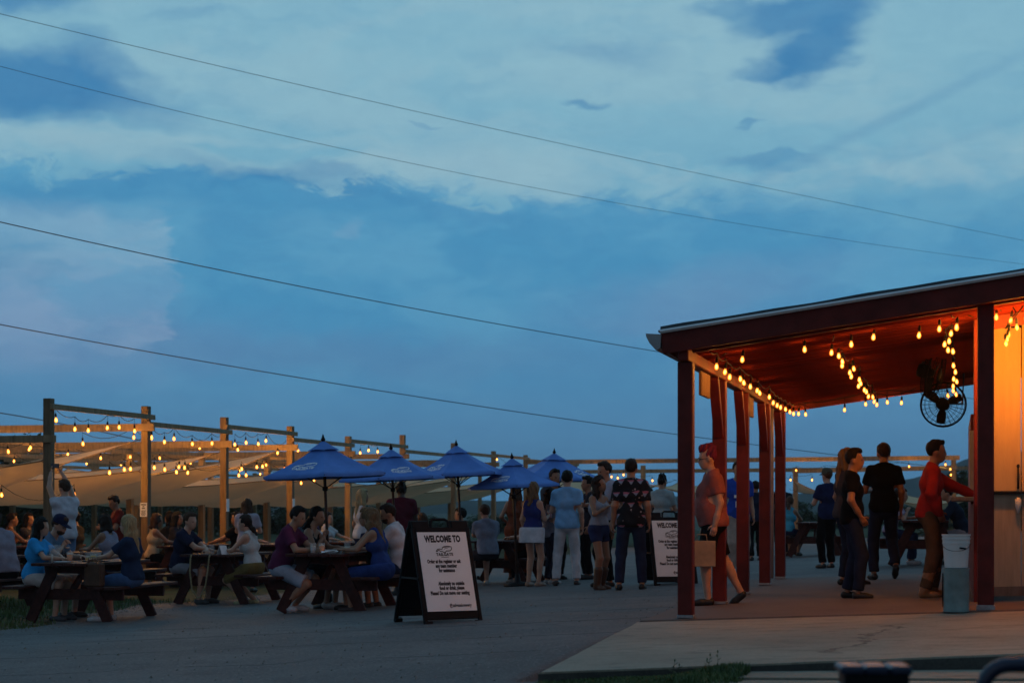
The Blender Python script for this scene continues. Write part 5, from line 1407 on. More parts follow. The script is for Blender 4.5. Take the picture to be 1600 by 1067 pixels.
cup('amber beer in a plastic cup in the middle of the left table', top_at(T1, -.03, -.55), AMB, .75)
cup('pale beer in a cup by the hands of the blonde woman in navy', top_at(T1, .25, -.45), PALE, .65)
for k, (x, y) in enumerate(((-.12, .1), (-.02, .2), (.05, .05))): cup(['small clear cup left of the others at the back of the left table', 'small clear cup standing rearmost of three on the left table', 'small clear cup right of two others on the left table'][k], top_at(T1, x, y), PALE, .4, .038, .11)
t = thing('pitcher', 'clear plastic pitcher on the left table before the man in the cap', 'pitcher', top_at(T1, -.30, -.45), 0)
smooth_by_angle(MB().lathe([(.06, 0), (.078, .20), (.085, .22), (.080, .22), (.073, .20), (.056, .006)], 18).build('jug', M_CUP, t, True), 50)
MB().tube([(.07, 0, .18), (.12, 0, .17), (.12, 0, .07), (.064, 0, .05)], .009, 6).build('handle', M_CUP, t, True)
t = tag(MB().lathe([(.012, 0), (.012, .09), (.006, .1)], 8).build('candle', mat('candle', (.6, .55, .5), .6), None, True), 'thin pale candle beside the pitcher on the left table', 'candle'); t.location = top_at(T1, -.24, -.62)
cup('amber beer held by the woman in the white blouse', top_at(T2, .10, -.45), beer((.6, .09, .015), 'red'), .7)
cup('empty clear cup in front of the man in navy at the second table', top_at(T2, -.10, -.38))
cup('clear water cup left of the amber beer under the nearest parasol', top_at(T3, -.09, -.68), mat('water', (.45, .47, .5), .15, .05), .6)
cup('amber beer right of the water cup under the nearest parasol', top_at(T3, .03, -.68), AMB, .72)
cup('half dark beer by the arm of the woman in the blue tank dress', top_at(T3, .28, -.42), PALE, .5)
for k, (x, y, T, lab) in enumerate(((-.1, 0, B1, 'far cup on the table behind the notice post'), (.1, .2, B2, 'far cup on the table behind the white blouse'), (-.15, -.5, T4, 'cup on the table behind the welcome board'), (0, -.5, B4, 'far cup on the back table at the left edge'))):
    cup(lab, top_at(T, x, y), AMB, .6)
tag(MB().box((0, 0, .008), (.30, .22, .012), bev=.003).build('tray', M_BLACK), 'black tray on the left table by the pale beer', 'tray').location = top_at(T1, .12, -.15)
for lab, nm, p_, rz_ in (('white paper plate on the left table beside the pitcher', 'plate', top_at(T1, -.02, -.75), 0), ('crumpled white napkin on the table under the nearest parasol', 'napkin', top_at(T3, .16, -.75), .4),
                     ('dark phone lying on the table with the rope loop', 'phone', top_at(T2, .02, -.62), .7), ('dark phone lying by the elbow of the man in plum', 'phone', top_at(T3, -.24, -.80), .2), ('folded white menu card on the second table', 'menu', top_at(T2, .22, -.70), -.3), ('white paper tray of food on the nearest parasol table', 'tray', top_at(T3, .0, -.30), .1)):
    if nm == 'plate': o = MB().lathe([(.06, .002), (.085, .004), (.112, .016), (.114, .018), (.085, .007), (.0, .005)], 20).build('plate', M_WHITE, None, True)
    elif nm == 'phone': o = MB().box((0, 0, .005), (.074, .15, .009), bev=.002).build('phone', M_BLACK)
    elif nm == 'napkin':
        m_ = MB(); V = [(.14*i-.07*3+.03*math.sin(j*3+i), .05*j-.09+.02*math.sin(i*4), .012+.022*abs(math.sin(i*2.3+j*1.9))) for j in range(5) for i in range(4)]
        V = [(x*.5, y*.8, z) for x, y, z in V]; m_.addm(V, [(j*4+i, j*4+i+1, j*4+i+5, j*4+i+4) for j in range(4) for i in range(3)]); o = m_.build('napkin', M_WHITE, None, True)
    elif nm == 'menu': m_ = MB(); m_.bar((-.05, 0, .0), (0, 0, .13), .15, .002, (1, 0, 0)); m_.bar((.05, 0, .0), (.003, 0, .13), .15, .002, (1, 0, 0)); o = m_.build('menu', M_WHITE)
    else: m_ = MB(); m_.box((0, 0, .004), (.20, .13, .006)); [m_.box((s*.10, 0, .02), (.006, .14, .036)) for s in (-1, 1)]; [m_.box((0, s*.066, .02), (.194, .006, .036)) for s in (-1, 1)]; o = m_.build('tray', M_WHITE)
    o.location = p_; o.rotation_euler = (0, 0, ROT+rz_); tag(o, lab, nm)
# rope loop on the end of the second table
lp = [(-.175, -.935, .752), (-.18, -.955, .70), (-.19, -.957, .5), (-.155, -.957, .24), (-.08, -.957, .12), (-.02, -.957, .13), (.06, -.957, .30), (.10, -.957, .55), (.115, -.955, .70), (.12, -.935, .752)]
m_ = MB(); pts = []
for a, b in zip(lp, lp[1:]):
    for q in range(4): pts.append(Vector(a).lerp(Vector(b), q/4))
pts.append(Vector(lp[-1])); m_.tube(pts, .012, 6)
o = m_.build('rope', mat('pale_rope', (.33, .26, .15), .85, .3, 40, .5, 60), None, True); o.location = uv2w(T2['u'], T2['v'], T2['g']); o.rotation_euler = (0, 0, ROT); tag(o, 'pale rope lead hanging in a loop from the end of the second table', 'rope')
# brown bag on the bench of the left table
t = thing('tote_bag', 'dark brown tote bag standing on the bench by the blonde woman in navy', 'bag', uv2w(T1['u']+.44, T1['v']-.78, T1['g']+.46), ROT)
MB().box((0, 0, .15), (.24, .13, .30), bev=.02).build('body', mat('brown_canvas', (.075, .038, .022), .8, .3, 12, .3, 60), t)
for s in (-1, 1): MB().tube([(-.06, s*.05, .29), (-.05, s*.05, .37), (.05, s*.05, .37), (.06, s*.05, .29)], .007, 5).build('handle', mat('tan_strap', (.20, .13, .07), .6), t, True)

# ------------------------------------------------------------------ iron things close to the camera, out of focus
M_NAVY = mat('navy_painted_steel', (.010, .016, .045), .38, .2, 6, spec=.5)
for (px0, px1, py, Y, lab, kind) in ((1310, 1420, 1036, 5.0, 'square navy post with a three part cap, out of focus at the bottom edge', 0), (1524, 1640, 1026, 5.0, 'navy bent tube rack out of focus in the bottom right corner', 1)):
    pc = pix((px0+px1)/2, py, Y); u, v = w2uv(pc.x, pc.y); g = .008+.013*(u-1.)-.03; hh = pc.z-g; wd = (px1-px0)/F*Y
    if kind == 0:
        t = thing('bollard', lab, 'bollard', (pc.x, pc.y, g), R(-3))
        MB().box((0, 0, (hh-.06)/2), (wd*.97, .14, hh-.06), bev=.008).build('post', M_NAVY, t)
        MB().box((0, 0, hh-.045), (wd*.90, .13, .04), bev=.004).build('neck', M_BLACK, t)
        for s, ww in ((-1, .34), (0, .33), (1, .30)): MB().box((s*wd*.335, 0, hh-.014), (wd*ww, .15, .026), bev=.007).build('cap', M_NAVY, t)
        MB().box((0, -.075, hh-.10), (.018, .012, .05), bev=.003).build('latch', M_BLACKM, t)
    else:
        t = thing('bike_rack', lab, 'bike rack', (pc.x, pc.y, g), R(-4)); r_ = .022; W2 = .30
        pts = [(-wd/2+.02, 0, 0), (-wd/2+.02, 0, hh-.10)]+[(-wd/2+.10-.08*math.cos(a), 0, hh-.102+.08*math.sin(a)) for a in [math.pi/2*i/6 for i in range(1, 7)]]
        x1 = -wd/2+.62; pts += [(x1-.08+.08*math.sin(a), 0, hh-.102+.08*math.cos(a)) for a in [math.pi/2*i/6 for i in range(0, 7)]]+[(x1, 0, 0)]
        MB().tube(pts, r_, 12).build('hoop', M_NAVY, t, True)
        for x in (-wd/2+.02, x1): MB().lathe([(.07, .02), (.07, .03), (.03, .04)], 12, (x, 0, 0)).build('foot_plate', M_NAVY, t, True)

# ------------------------------------------------------------------ overhead wires
def wire(label, p3, y0, y1, r, xa=-260, xb=1900, col=(.010, .013, .018)):
    c = np.polyfit([p[0] for p in p3], [p[1] for p in p3], 2); pts = []
    for i in range(60):
        px = xa+(xb-xa)*i/59; f = i/59; Y = 1/((1-f)/y0+f/y1)
        pts.append(pix(px, float(np.polyval(c, px)), Y))
    o = MB().tube(pts, r, 6).build('power_line', mat('wire', col, .6, .1), None, True)
    tag(o, label, 'power line', 'overhead wires')
wire('uppermost thin overhead wire crossing the whole sky', [(0, 22), (800, 208), (1600, 376)], 42, 95, .0075, col=(.10, .14, .17))
wire('second thin overhead wire crossing the whole sky', [(0, 104), (800, 287), (1600, 413)], 42, 95, .0065, col=(.10, .14, .17))
wire('thick dark overhead wire that meets the shed roof corner', [(0, 347), (700, 492), (1050, 553)], 28, 75, .0095)
wire('lowest long dark overhead wire passing behind the shed posts', [(0, 507), (700, 627), (1360, 717)], 28, 75, .0095)
wire('short piece of overhead wire above the timber frame at the left edge', [(-60, 636), (0, 645), (70, 657)], 45, 52, .015, -200, 420)
# ------------------------------------------------------------------ people
def m_print():
    m = bpy.data.materials.new('flowered_black_cloth'); m.use_nodes = True; n = NT(m.node_tree); b = n.n['Principled BSDF']
    t = n.new('ShaderNodeTexCoord').outputs['Object']; s_ = n.new('ShaderNodeSeparateXYZ'); n.link(t, s_.inputs[0]); X, Y, Z = s_.outputs
    # staggered cups of fruit: a pale fan with a pink lip on a grid over the cloth
    cx, cz = .135, .16
    row_ = n.math('FLOOR', n.math('DIVIDE', Z, cz))
    xs = n.math('ADD', X, n.math('MULTIPLY', n.math('MODULO', row_, 2), cx/2))
    fx = n.math('SUBTRACT', n.math('FRACT', n.math('DIVIDE', xs, cx)), .5); fz = n.math('SUBTRACT', n.math('FRACT', n.math('DIVIDE', Z, cz)), .5)
    wob = n.math('MULTIPLY', n.math('ADD', n.noise(t, 14, 4), -.5), .40)
    cbn = n.new('ShaderNodeCombineXYZ'); n.link(n.math('FLOOR', n.math('DIVIDE', xs, cx)), cbn.inputs[0]); n.link(row_, cbn.inputs[1])
    wn = n.new('ShaderNodeTexWhiteNoise', noise_dimensions='2D'); n.link(cbn.outputs[0], wn.inputs['Vector'])
    fz = n.math('ADD', fz, n.math('MULTIPLY', n.math('ADD', wn.outputs[0], -.5), .22))
    fx = n.math('ADD', fx, wob); fz = n.math('ADD', fz, wob)
    tri = n.math('SUBTRACT', n.math('ABSOLUTE', fx), n.math('MULTIPLY', n.math('ADD', fz, .26), .75))
    body = n.math('MULTIPLY', n.math('GREATER_THAN', wn.outputs[0], .04), n.math('MULTIPLY', n.smooth(tri, .03, -.03), n.smooth(n.math('ABSOLUTE', n.math('ADD', fz, -.0)), .24, .18)))
    lip = n.math('MULTIPLY', body, n.smooth(fz, .06, .12))
    dot = n.new('ShaderNodeTexVoronoi'); n.link(t, dot.inputs['Vector']); dot.inputs['Scale'].default_value = 15
    dots = n.math('MULTIPLY', n.smooth(dot.outputs['Distance'], .24, .17), n.smooth(n.noise(t, 9, 2), .52, .58))
    c = n.mix(body, (.008, .008, .012, 1), n.mix(n.noise(t, 30, 2), (.10, .14, .26, 1), (.34, .38, .46, 1)))
    c = n.mix(lip, c, (.36, .10, .16, 1)); c = n.mix(dots, c, (.42, .34, .36, 1))
    n.link(c, b.inputs['Base Color']); b.inputs['Roughness'].default_value = .8; b.inputs['Specular IOR Level'].default_value = .2
    return m
def stand(px, hy, H):
    Y = 30.
    for _ in range(80):
        X = (px-800)/F*Y; u, v = w2uv(X, Y); g = ground(u, v)
        Yn = (g+H-CAMZ)*F/max(HOR-hy, 1); Y = Y*.6+.4*Yn
    X = (px-800)/F*Y; u, v = w2uv(X, Y); return Vector((X, Y, ground(u, v)))
def feet_at(px, fy, hy):
    p = at(px, fy); u, v = w2uv(p.x, p.y)
    if -.42 < u < 8.4 and -.115 < v < 9.2: p.z += .012
    return p, (fy-hy)*p.y/F
NAVY, DENIM, BLK, WHT = (.012, .016, .04), (.022, .035, .085), (.0045, .0045, .0055), (.55, .56, .6)
# --- the shed
p, H = feet_at(1113, 946, 700)
PINK = person('person with cropped pink hair in a salmon tee and black shorts carrying a paper bag', p, 180, H, True, build=1.24, lean=.03, arms=('side_bag', 'side'), head=(0, -.12), skin_='fair', hair=('fade', H_PNK), top=('tee', (.27, .085, .075)),
       legs=('shorts', BLK), shoes=(.012, .012, .012), feet=((-.09, .06, 0), (.10, -.33, .05)), glasses=True, h=.0145)
hp_ = PINK['hand'](0, .10)
t = thing('paper_bag', 'brown paper carrier bag in the hand of the person with pink hair', 'bag', hp_+Vector((-.12, .0, -.37)), R(4))
m_ = MB(); m_.box((0, 0, .165), (.27, .15, .27), bev=.004); m_.build('sack', mat('brown_paper', (.30, .22, .145), .8, .2, 8, .3, 20), t)
for s in (-1, 1): MB().tube([(-.05, s*.055, .29), (-.045, s*.03, .365), (.045, s*.03, .365), (.05, s*.055, .29)], .005, 5).build('handle', MATS['brown_paper'], t, True)
p, H = feet_at(1153, 897, 722)
BLU = person('man with dark hair in a bright blue jersey tee facing us between the shed posts', p, 275, H, arms=('side', 'side'), skin_='mid', hair=('short', H_BLK), top=('tee', (.02, .07, .42)), legs=('trousers', (.34, .31, .28)), shoes=(.03, .03, .04))
m_ = MB(); 
for x, z, w_, h_ in ((0, 1.30, .20, .05), (-.05, 1.17, .03, .10), (.0, 1.17, .06, .03), (.0, 1.12, .06, .025), (.0, 1.215, .06, .02), (.06, 1.17, .03, .10)): m_.box((x, .165, z), (w_, .004, h_))
m_.build('shirt_print', M_WPRINT, BLU['shirt'])
p, H = feet_at(1332, 936, 704)
person('man in a black tee and dark jeans standing in profile under the shed', p, -8, H, arms=('pocket', 'pocket'), skin_='tan', hair=('short', H_BLK), top=('tee', BLK), legs=('jeans', (.014, .02, .045)), shoes=(.015, .015, .018), feet=((-.10, -.06, 0), (.10, .06, 0)), h=.0145, head=(-.1, 0))
p, H = feet_at(1321, 915, 700)
person('woman with long light brown hair behind the man in the black tee', p, 10, H*.985, True, arms=('side', 'chest'), skin_='mid', hair=('long', H_OMB), top=('tee', (.05, .04, .045)), legs=('jeans', (.015, .02, .04)), shoes=(.012, .012, .012), feet=((-.1, .0, 0), (.1, .12, 0)))
p, H = feet_at(1381, 906, 695)
person('tall man in a black tee seen from behind, walking away under the shed', p, 92, H, arms=('front', 'side'), skin_='tan', hair=('short', H_DBR), top=('tee', BLK), legs=('jeans', (.016, .022, .05)), shoes=(.012, .012, .012), feet=((-.12, .04, 0), (.13, -.10, .10)), h=.0145)
p, H = feet_at(1452, 934, 690)
person('man in a red long sleeved shirt and brown trousers at the serving counter', p, -6, H, lean=.10, arms=('reach', 'pocket'), skin_='tan', hair=('short', H_BLK), top=('long', (.33, .02, .015)), legs=('trousers', (.095, .055, .03)), shoes=(.26, .12, .045, 1), feet=((-.10, .05, 0), (.10, -.06, 0)), h=.0145)
p, H = feet_at(1293, 887, 733)
person('man in a navy tee and a cap seen from behind beyond the shed floor', p, 115, H, arms=('front', 'side'), skin_='fair', hair=('short', H_BRN), top=('tee', (.012, .02, .07)), legs=('jeans', BLK), shoes=(.02, .02, .02), hat=('cap', (.09, .085, .06)))
def tb(T, side, along): return seat_at(T, side, along)
sit = dict(sit=True)
person('woman in a turquoise patterned top seated with her back to us beyond the shed', tb(R1, -1, -.3), 60, 1.66, True, True, lean=.2, arms=('table', 'table'), skin_='tan', hair=('lowpony', H_BRN), top=('tank', (.05, .28, .42)), legs=('shorts', DENIM), shoes=(.05, .04, .03))
person('woman in a pale lavender top leaning on the table behind the man in red', tb(R2, -1, .3), -DG, 1.62, True, True, lean=.35, arms=('table', 'chin'), skin_='mid', hair=('bun', H_DBR), top=('tee', (.36, .30, .42)), legs=('jeans', DENIM), shoes=WHT)
person('man in a dark jacket seated behind the bucket, seen beyond the man in red', tb(R2, 1, -.2), 180-DG, 1.75, sit=True, lean=.45, arms=('table', 'table'), skin_='mid', hair=('short', H_DBR), top=('long', (.012, .02, .038)), legs=('trousers', (.25, .25, .28)), shoes=(.03, .03, .03))
# --- the standing group
p, H = feet_at(833, 916, 754)
WN = person('woman with blonde tipped hair in a navy tank top, white shirt tied at her waist', p, 52, H, True, arms=('side', 'cup'), skin_='fair', hair=('half', H_OMB), top=('tank', (.03, .04, .17)), legs=('short_shorts', (.012, .014, .03)), shoes=(.30, .19, .14), extra='tied_shirt', h=.0145)
cup('pink drink in the hand of the woman in the navy tank top', WN['hand'](1, .10)+Vector((0, 0, -.06)), beer((.55, .12, .12), 'pink'), .7, group='drinks held in the hand')
p, H = feet_at(806, 908, 757)
person('woman with long brown hair in a long rust red dress behind the blonde', p, 70, H, True, arms=('elbow_back', 'chest'), skin_='tan', hair=('long', H_BRN), top=('dress', (.17, .05, .025)), legs=('long_skirt', (.17, .05, .025)), shoes=(.05, .03, .02))
person('man with dark hair in a dark tee behind the women, beneath the last parasol', stand(866, 734, 1.95), 300, 1.95, skin_='tan', hair=('short', H_BLK), top=('tee', (.05, .05, .06)), legs=('jeans', BLK), arms=('side', 'front'))
p, H = feet_at(858, 912, 765)
person('woman with dark hair in a grey top and dark trousers beside the polo shirt', p, 20, H, True, arms=('front', 'cup'), skin_='fair', hair=('longwavy', H_DBR), top=('tee', (.16, .16, .2)), legs=('trousers', (.012, .015, .03)), shoes=(.35, .35, .36))
p, H = feet_at(886, 914, 736)
person('man in a light blue polo and white trousers seen from behind', p, 88, H, arms=('front', 'side'), skin_='fair', hair=('short', H_BLK), top=('polo', (.20, .40, .66)), legs=('trousers', (.50, .50, .54)), shoes=(.025, .02, .02), feet=((-.17, .0, 0), (.15, .0, 0)), h=.0145)
person('man in black with dark hair hidden behind the polo shirt and the curly haired woman', stand(920, 745, 1.78), 190, 1.78, skin_='tan', hair=('messy', H_BLK), top=('tee', (.02, .02, .03)), legs=('jeans', BLK), arms=('side', 'side'))
p, H = feet_at(936, 921, 745)
person('woman with dark wavy hair in grey tank, denim shorts and brown boots', p, -40, H, True, arms=('side', 'chest'), skin_='tan', hair=('longwavy', H_DBR), top=('crop', (.27, .28, .34), None, 'tuck'), legs=('short_shorts', (.022, .03, .085)), shoes=(.075, .035, .018, 1), feet=((-.10, -.03, 0), (.11, .05, 0)), head=(.25, .16), h=.0145, twist=-.15)
person('tall man in a lavender grey tee behind the woman in the grey tank', stand(948, 722, 1.88), 205, 1.88, skin_='mid', hair=('short', H_DBR), top=('tee', (.34, .33, .42)), legs=('jeans', BLK), arms=('side', 'front'), head=(0, -.15))
p, H = feet_at(986, 921, 718)
person('man in a black shirt printed with pale cups, seen from behind', p, 85, H, build=1.06, arms=('side', 'side'), skin_='mid', hair=('short', H_DBR), top=('shirt', BLK, m_print()), legs=('jeans', (.018, .026, .06)), shoes=(.02, .018, .018), feet=((-.16, .0, 0), (.15, .03, 0)), h=.0145)
person('man in a grey tee with dark hair standing beyond the second welcome board', stand(1034, 743, 1.78), 60, 1.78, skin_='mid', hair=('fade', H_BLK), top=('tee', (.30, .36, .38)), legs=('jeans', BLK), arms=('side', 'front'), glasses=True)
person('dark haired person half hidden right of the flowered shirt', stand(1014, 762, 1.62), 200, 1.62, True, skin_='mid', hair=('bob', H_BLK), top=('tee', (.04, .04, .05)), legs=('jeans', BLK), arms=('side', 'side'))
person('dark clothed person in the gap between the rear shed posts', stand(1181, 752, 1.7), 100, 1.7, skin_='tan', hair=('short', H_BLK), top=('tee', (.015, .02, .045)), legs=('jeans', BLK), arms=('side', 'front'))
person('person in dark clothing just right of the last shed post, mostly hidden by it', stand(1222, 752, 1.72), 80, 1.72, skin_='tan', hair=('short', H_DBR), top=('tee', (.012, .014, .02)), legs=('jeans', BLK), arms=('side', 'side'))
# --- table behind the welcome board
person('man in a blue grey tee leaning on the table behind the welcome board', tb(T4, .15/.6, -1.05)+Vector((-.14, 0, 0)), 112, 1.76, sit=True, lean=.22, arms=('fold', 'table'), skin_='fair', hair=('short', H_BRN), top=('tee', (.24, .27, .36)), legs=('shorts', (.02, .02, .03)), shoes=(.4, .4, .4), seat=.46)
person('older person in a dark flowered top seated beyond the man in the blue grey tee', tb(T4, 1, .1), 180-DG, 1.66, sit=True, lean=.2, arms=('table', 'table'), skin_='fair', hair=('fade', H_AUB), top=('tee', (.03, .03, .05)), legs=('trousers', BLK), shoes=(.3, .3, .3))
person('person in a straw hat and white tee seated beside the woman in rust', tb(T4, 1, .75), 190-DG, 1.68, True, True, lean=.1, arms=('table', 'table'), skin_='mid', hair=('long', H_DBR), top=('tee', WHT), legs=('trousers', BLK), shoes=(.3, .3, .3), hat=('straw', 0))
person('man with dark hair in a dark blue shirt seated left of the board handle', tb(B5, -1, -.3), -DG, 1.76, sit=True, lean=.1, arms=('table', 'table'), skin_='mid', hair=('short', H_DBR), top=('tee', (.02, .035, .06)), legs=('jeans', BLK))
person('man with thick black hair in a pink shirt seated above the welcome board', tb(B5, 1, -.2), 190-DG, 1.80, sit=True, arms=('table', 'chin'), skin_='mid', hair=('messy', H_BLK), top=('tee', (.40, .16, .15)), legs=('jeans', BLK), lean=.05)
person('person with brown hair whose head shows behind the board handle', tb(B5, .1, -1.15), 90, 1.62, True, True, arms=('table', 'table'), skin_='mid', hair=('bob', H_BRN), top=('tee', (.06, .05, .05)), legs=('jeans', BLK))
# --- nearest parasol table
person('man in a plum tee leaning on his arms at the table under the nearest parasol', tb(T3, -1, -.50), -DG+4, 1.76, sit=True, lean=.34, arms=('fold', 'table'), skin_='mid', hair=('short', H_BLK), top=('tee', (.10, .022, .06)), legs=('shorts', (.30, .36, .46)), shoes=(.45, .46, .5), feet=((-.1, .16, 0), (.1, .08, 0)), head=(0, -.15), h=.0145)
person('woman in a black sleeveless top with her elbow raised, behind the man in plum', tb(T3, -1, .35), -DG, 1.72, True, True, lean=.28, arms=('table', 'chin'), skin_='mid', hair=('lowpony', H_BLK), top=('tank', BLK), legs=('shorts', BLK), shoes=(.4, .4, .4))
person('woman with long brown hair in a blue tank dress at the parasol table', tb(T3, 1, -.48)+Vector((.16, 0, 0)), 162, 1.68, True, True, lean=.24, arms=('table', 'table'), skin_='mid', hair=('long', H_OMB), top=('tank', (.03, .055, .20)), legs=('skirt', (.025, .05, .19)), shoes=(.04, .02, .02), h=.0145, head=(-.3, -.05))
person('man in a white striped tee leaning in at the far right of the parasol table', tb(T3, 1, .42)+Vector((.12, 0, 0)), 168, 1.80, sit=True, lean=.22, arms=('table', 'table'), skin_='tan', hair=('short', H_DBR), top=('tee', (.48, .5, .56)), legs=('shorts', DENIM), shoes=(.03, .03, .03), beard=True, head=(.2, -.2))
person('woman with a dark top between the man in white and the blue tank dress', tb(T3, 1, .02)+Vector((-.08, .1, 0)), 175, 1.66, True, True, lean=.2, arms=('table', 'table'), skin_='mid', hair=('long', H_OMB), top=('tank', BLK), legs=('shorts', BLK))
person('woman with auburn hair in a white tee seated behind the nearest parasol pole', tb(B3, -1, -.5), -DG+20, 1.64, True, True, lean=.1, arms=('table', 'table'), skin_='fair', hair=('long', H_AUB), top=('tee', WHT), legs=('jeans', DENIM))
person('woman in a white tee with dark hair beside the one with auburn hair', tb(B3, -1, .3), -DG, 1.66, True, True, arms=('table', 'lap'), skin_='fair', hair=('pony', H_DBR), top=('tee', (.5, .48, .5)), legs=('jeans', DENIM))
p = stand(565, 765, 1.75)
person('woman with long blonde hair in a white top standing, sunglasses pushed up', p, 30, 1.75, True, arms=('side', 'front'), skin_='mid', hair=('long', H_BLD), top=('tank', WHT), legs=('shorts', DENIM), glasses='top')
person('man with close cropped hair in a maroon polo seen from behind the second parasol pole', stand(627, 755, 1.85), 95, 1.85, build=1.2, arms=('front', 'front'), skin_='dark', hair=('fade', H_BLK), top=('polo', (.085, .012, .022)), legs=('jeans', BLK))
# --- second table
person('man in a navy tee with folded arms at the table with the rope', tb(T2, -1, -.42), -DG, 1.77, sit=True, lean=.26, arms=('fold', 'fold'), skin_='fair', hair=('short', H_BRN), top=('tee', (.015, .017, .042)), legs=('shorts', (.24, .23, .26)), shoes=(.05, .05, .05), head=(-.25, 0), h=.0145)
person('woman in a white ruffled sleeveless blouse and mustard skirt at the rope table', tb(T2, 1, -.45), 180-DG, 1.68, True, True, lean=.20, arms=('table', 'table'), skin_='fair', hair=('lowpony', H_DBR), top=('vest', (.50, .50, .50)), legs=('skirt', (.17, .12, .045)), shoes=(.4, .36, .2), feet=((-.1, .1, 0), (.1, .02, 0)), h=.0145)
person('person with short brown hair and glasses in a lavender grey tee standing behind', stand(386, 780, 1.59), 78, 1.59, skin_='fair', hair=('bob', H_BRN), top=('tee', (.36, .35, .43)), legs=('jeans', DENIM), arms=('front', 'front'), glasses=True)
person('person in a dark red top lit by the bulbs, beyond the table with the rope', tb(B2, -1, -.5), -DG+10, 1.7, True, True, lean=.1, arms=('table', 'table'), skin_='mid', hair=('long', H_BLK), top=('tee', (.10, .02, .02)), legs=('jeans', BLK))
person('dark haired person seated far back just right of the orange post', tb(B1, 1, .5), 180-DG, 1.7, sit=True, arms=('table', 'table'), skin_='tan', hair=('short', H_BLK), top=('tee', BLK), legs=('jeans', BLK))
person('woman in an open backed cream top seated left of the man in navy', tb(B1, -1, -.5)+Vector((-.05, 0, 0)), 25, 1.66, True, True, lean=.12, arms=('table', 'table'), skin_='tan', hair=('bob', H_AUB), top=('tank', (.42, .33, .22)), legs=('jeans', BLK))
person('dark person with black hair seated behind the man in the navy tee', tb(B1, -1, .4), -DG, 1.7, True, True, arms=('table', 'chin'), skin_='tan', hair=('long', H_BLK), top=('tee', (.02, .02, .03)), legs=('jeans', BLK))
person('person raising a camera at the far table right of the lavender tee', tb(B2, 1, -.4), 165, 1.68, True, True, arms=('chin', 'chin'), skin_='mid', hair=('bob', H_BLK), top=('tee', (.05, .06, .08)), legs=('jeans', BLK))
person('person with black hair seated just behind the shoulder of the man in plum', tb(B2, 1, .4), 185, 1.72, sit=True, arms=('table', 'table'), skin_='tan', hair=('short', H_BLK), top=('tee', (.08, .03, .07)), legs=('jeans', BLK))
# --- left table
person('woman with dark hair in a sky blue tee at the left of the left table', tb(T1, -1, -.45), -DG+6, 1.64, True, True, lean=.16, arms=('fold', 'table'), skin_='fair', hair=('long', H_BLK), top=('tee', (.035, .30, .66)), legs=('shorts', (.5, .42, .4)), shoes=(.05, .05, .06), h=.0145, glasses='top')
person('man in a navy cap and blue grey tee bent over the left table', tb(T1, -1, .25)+Vector((-.24, 0, 0)), -DG, 1.78, sit=True, lean=.36, arms=('table', 'chin'), skin_='fair', hair=('short', H_BRN), top=('tee', (.10, .16, .25)), legs=('shorts', (.3, .28, .26)), shoes=(.03, .03, .03), hat=('cap', (.014, .018, .05)), beard=True, head=(0, -.25))
person('woman with long straight blonde hair in a navy tee and denim shorts', tb(T1, 1, -.40)+Vector((.15, 0, 0)), 180-DG, 1.70, True, True, lean=.06, arms=('table', 'table'), skin_='fair', hair=('long', H_BLD), top=('tee', (.018, .03, .07)), legs=('shorts', (.06, .12, .26)), shoes=(.5, .5, .52), h=.0145)
person('woman in a striped lavender sleeveless top seated behind the blonde in navy', tb(B6, 1, -.45)+Vector((-.10, 0, 0)), 150, 1.70, True, True, lean=.24, arms=('table', 'table'), skin_='tan', hair=('bob', H_DBR), top=('tank', (.27, .25, .33)), legs=('shorts', DENIM))
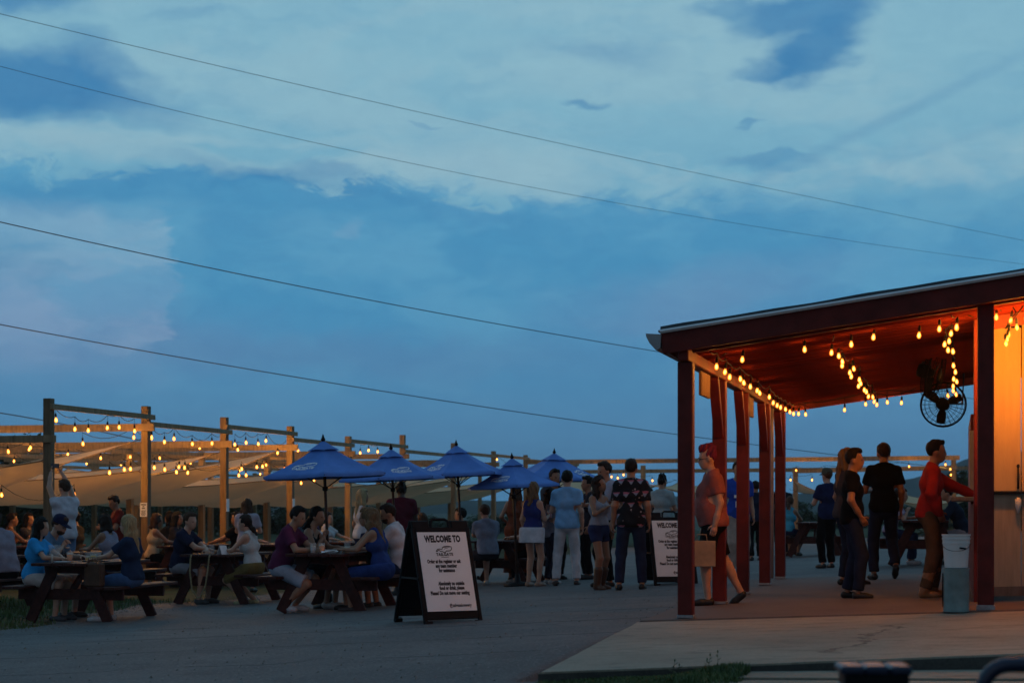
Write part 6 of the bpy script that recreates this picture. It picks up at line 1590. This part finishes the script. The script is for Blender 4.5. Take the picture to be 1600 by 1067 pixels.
UPM = person('man in a white tee raising both arms to take a picture by the corner post', stand(101, 750, 1.90), 135, 1.90, skin_='fair', hair=('short', H_BRN), top=('tee', (.55, .53, .60)), legs=('shorts', (.12, .2, .35)), arms=('up', 'up'), lean=-.02)
pm_ = (UPM['hand'](0, .10)+UPM['hand'](1, .10))/2
t = thing('phone', 'dark phone held up by the man in the white tee', 'phone', pm_+Vector((0, 0, .02)), R(-10))
MB().box((0, 0, 0), (.15, .009, .075), bev=.003).build('case', M_BLACK, t); MB().box((0, -.0055, 0), (.138, .001, .066)).build('screen', mat('dim_screen', (.08, .09, .1), .1), t)
person('man in a dark red tee looking down, standing behind the left table', stand(183, 774, 1.66), 205, 1.66, skin_='tan', hair=('short', H_DBR), top=('tee', (.12, .018, .014)), legs=('jeans', BLK), arms=('front', 'front'), head=(.1, -.35))
person('man in a grey tee with his back to us cut by the left edge', tb(T0, 1, -.3)+Vector((.02, 0, 0)), 150, 1.84, sit=True, build=1.25, lean=.3, arms=('table', 'table'), skin_='mid', hair=('short', H_DBR), top=('tee', (.22, .21, .27)), legs=('shorts', BLK), shoes=(.05, .05, .05))
person('bare shouldered person with dark hair seated far back left of the sky blue tee', tb(B4, -1, -.2), 30, 1.68, True, True, lean=.1, arms=('table', 'table'), skin_='tan', hair=('short', H_DBR), top=('tank', (.2, .08, .04)), legs=('jeans', BLK))
person('dark haired person facing us far back at the left edge', tb(B4, -1.1, .6), -20, 1.66, True, True, arms=('table', 'table'), skin_='mid', hair=('bob', H_BLK), top=('tee', (.05, .05, .06)), legs=('jeans', BLK))
person('person in dark clothes seated far back behind the man in the cap', tb(B4, 1, .1), 180-DG, 1.74, sit=True, arms=('table', 'table'), skin_='tan', hair=('short', H_BLK), top=('tee', (.03, .025, .02)), legs=('jeans', BLK))
person('dark haired woman seated behind the blonde, left of the notice post', tb(B1, -1.6, .9), 150, 1.72, True, True, arms=('table', 'table'), skin_='mid', hair=('long', H_BLK), top=('tee', (.02, .02, .02)), legs=('jeans', BLK))
# stray shed light cable holder: nothing else to add
for o in list(bpy.data.objects):
    if o.type == 'MESH' and not o.users_collection: bpy.data.objects.remove(o)
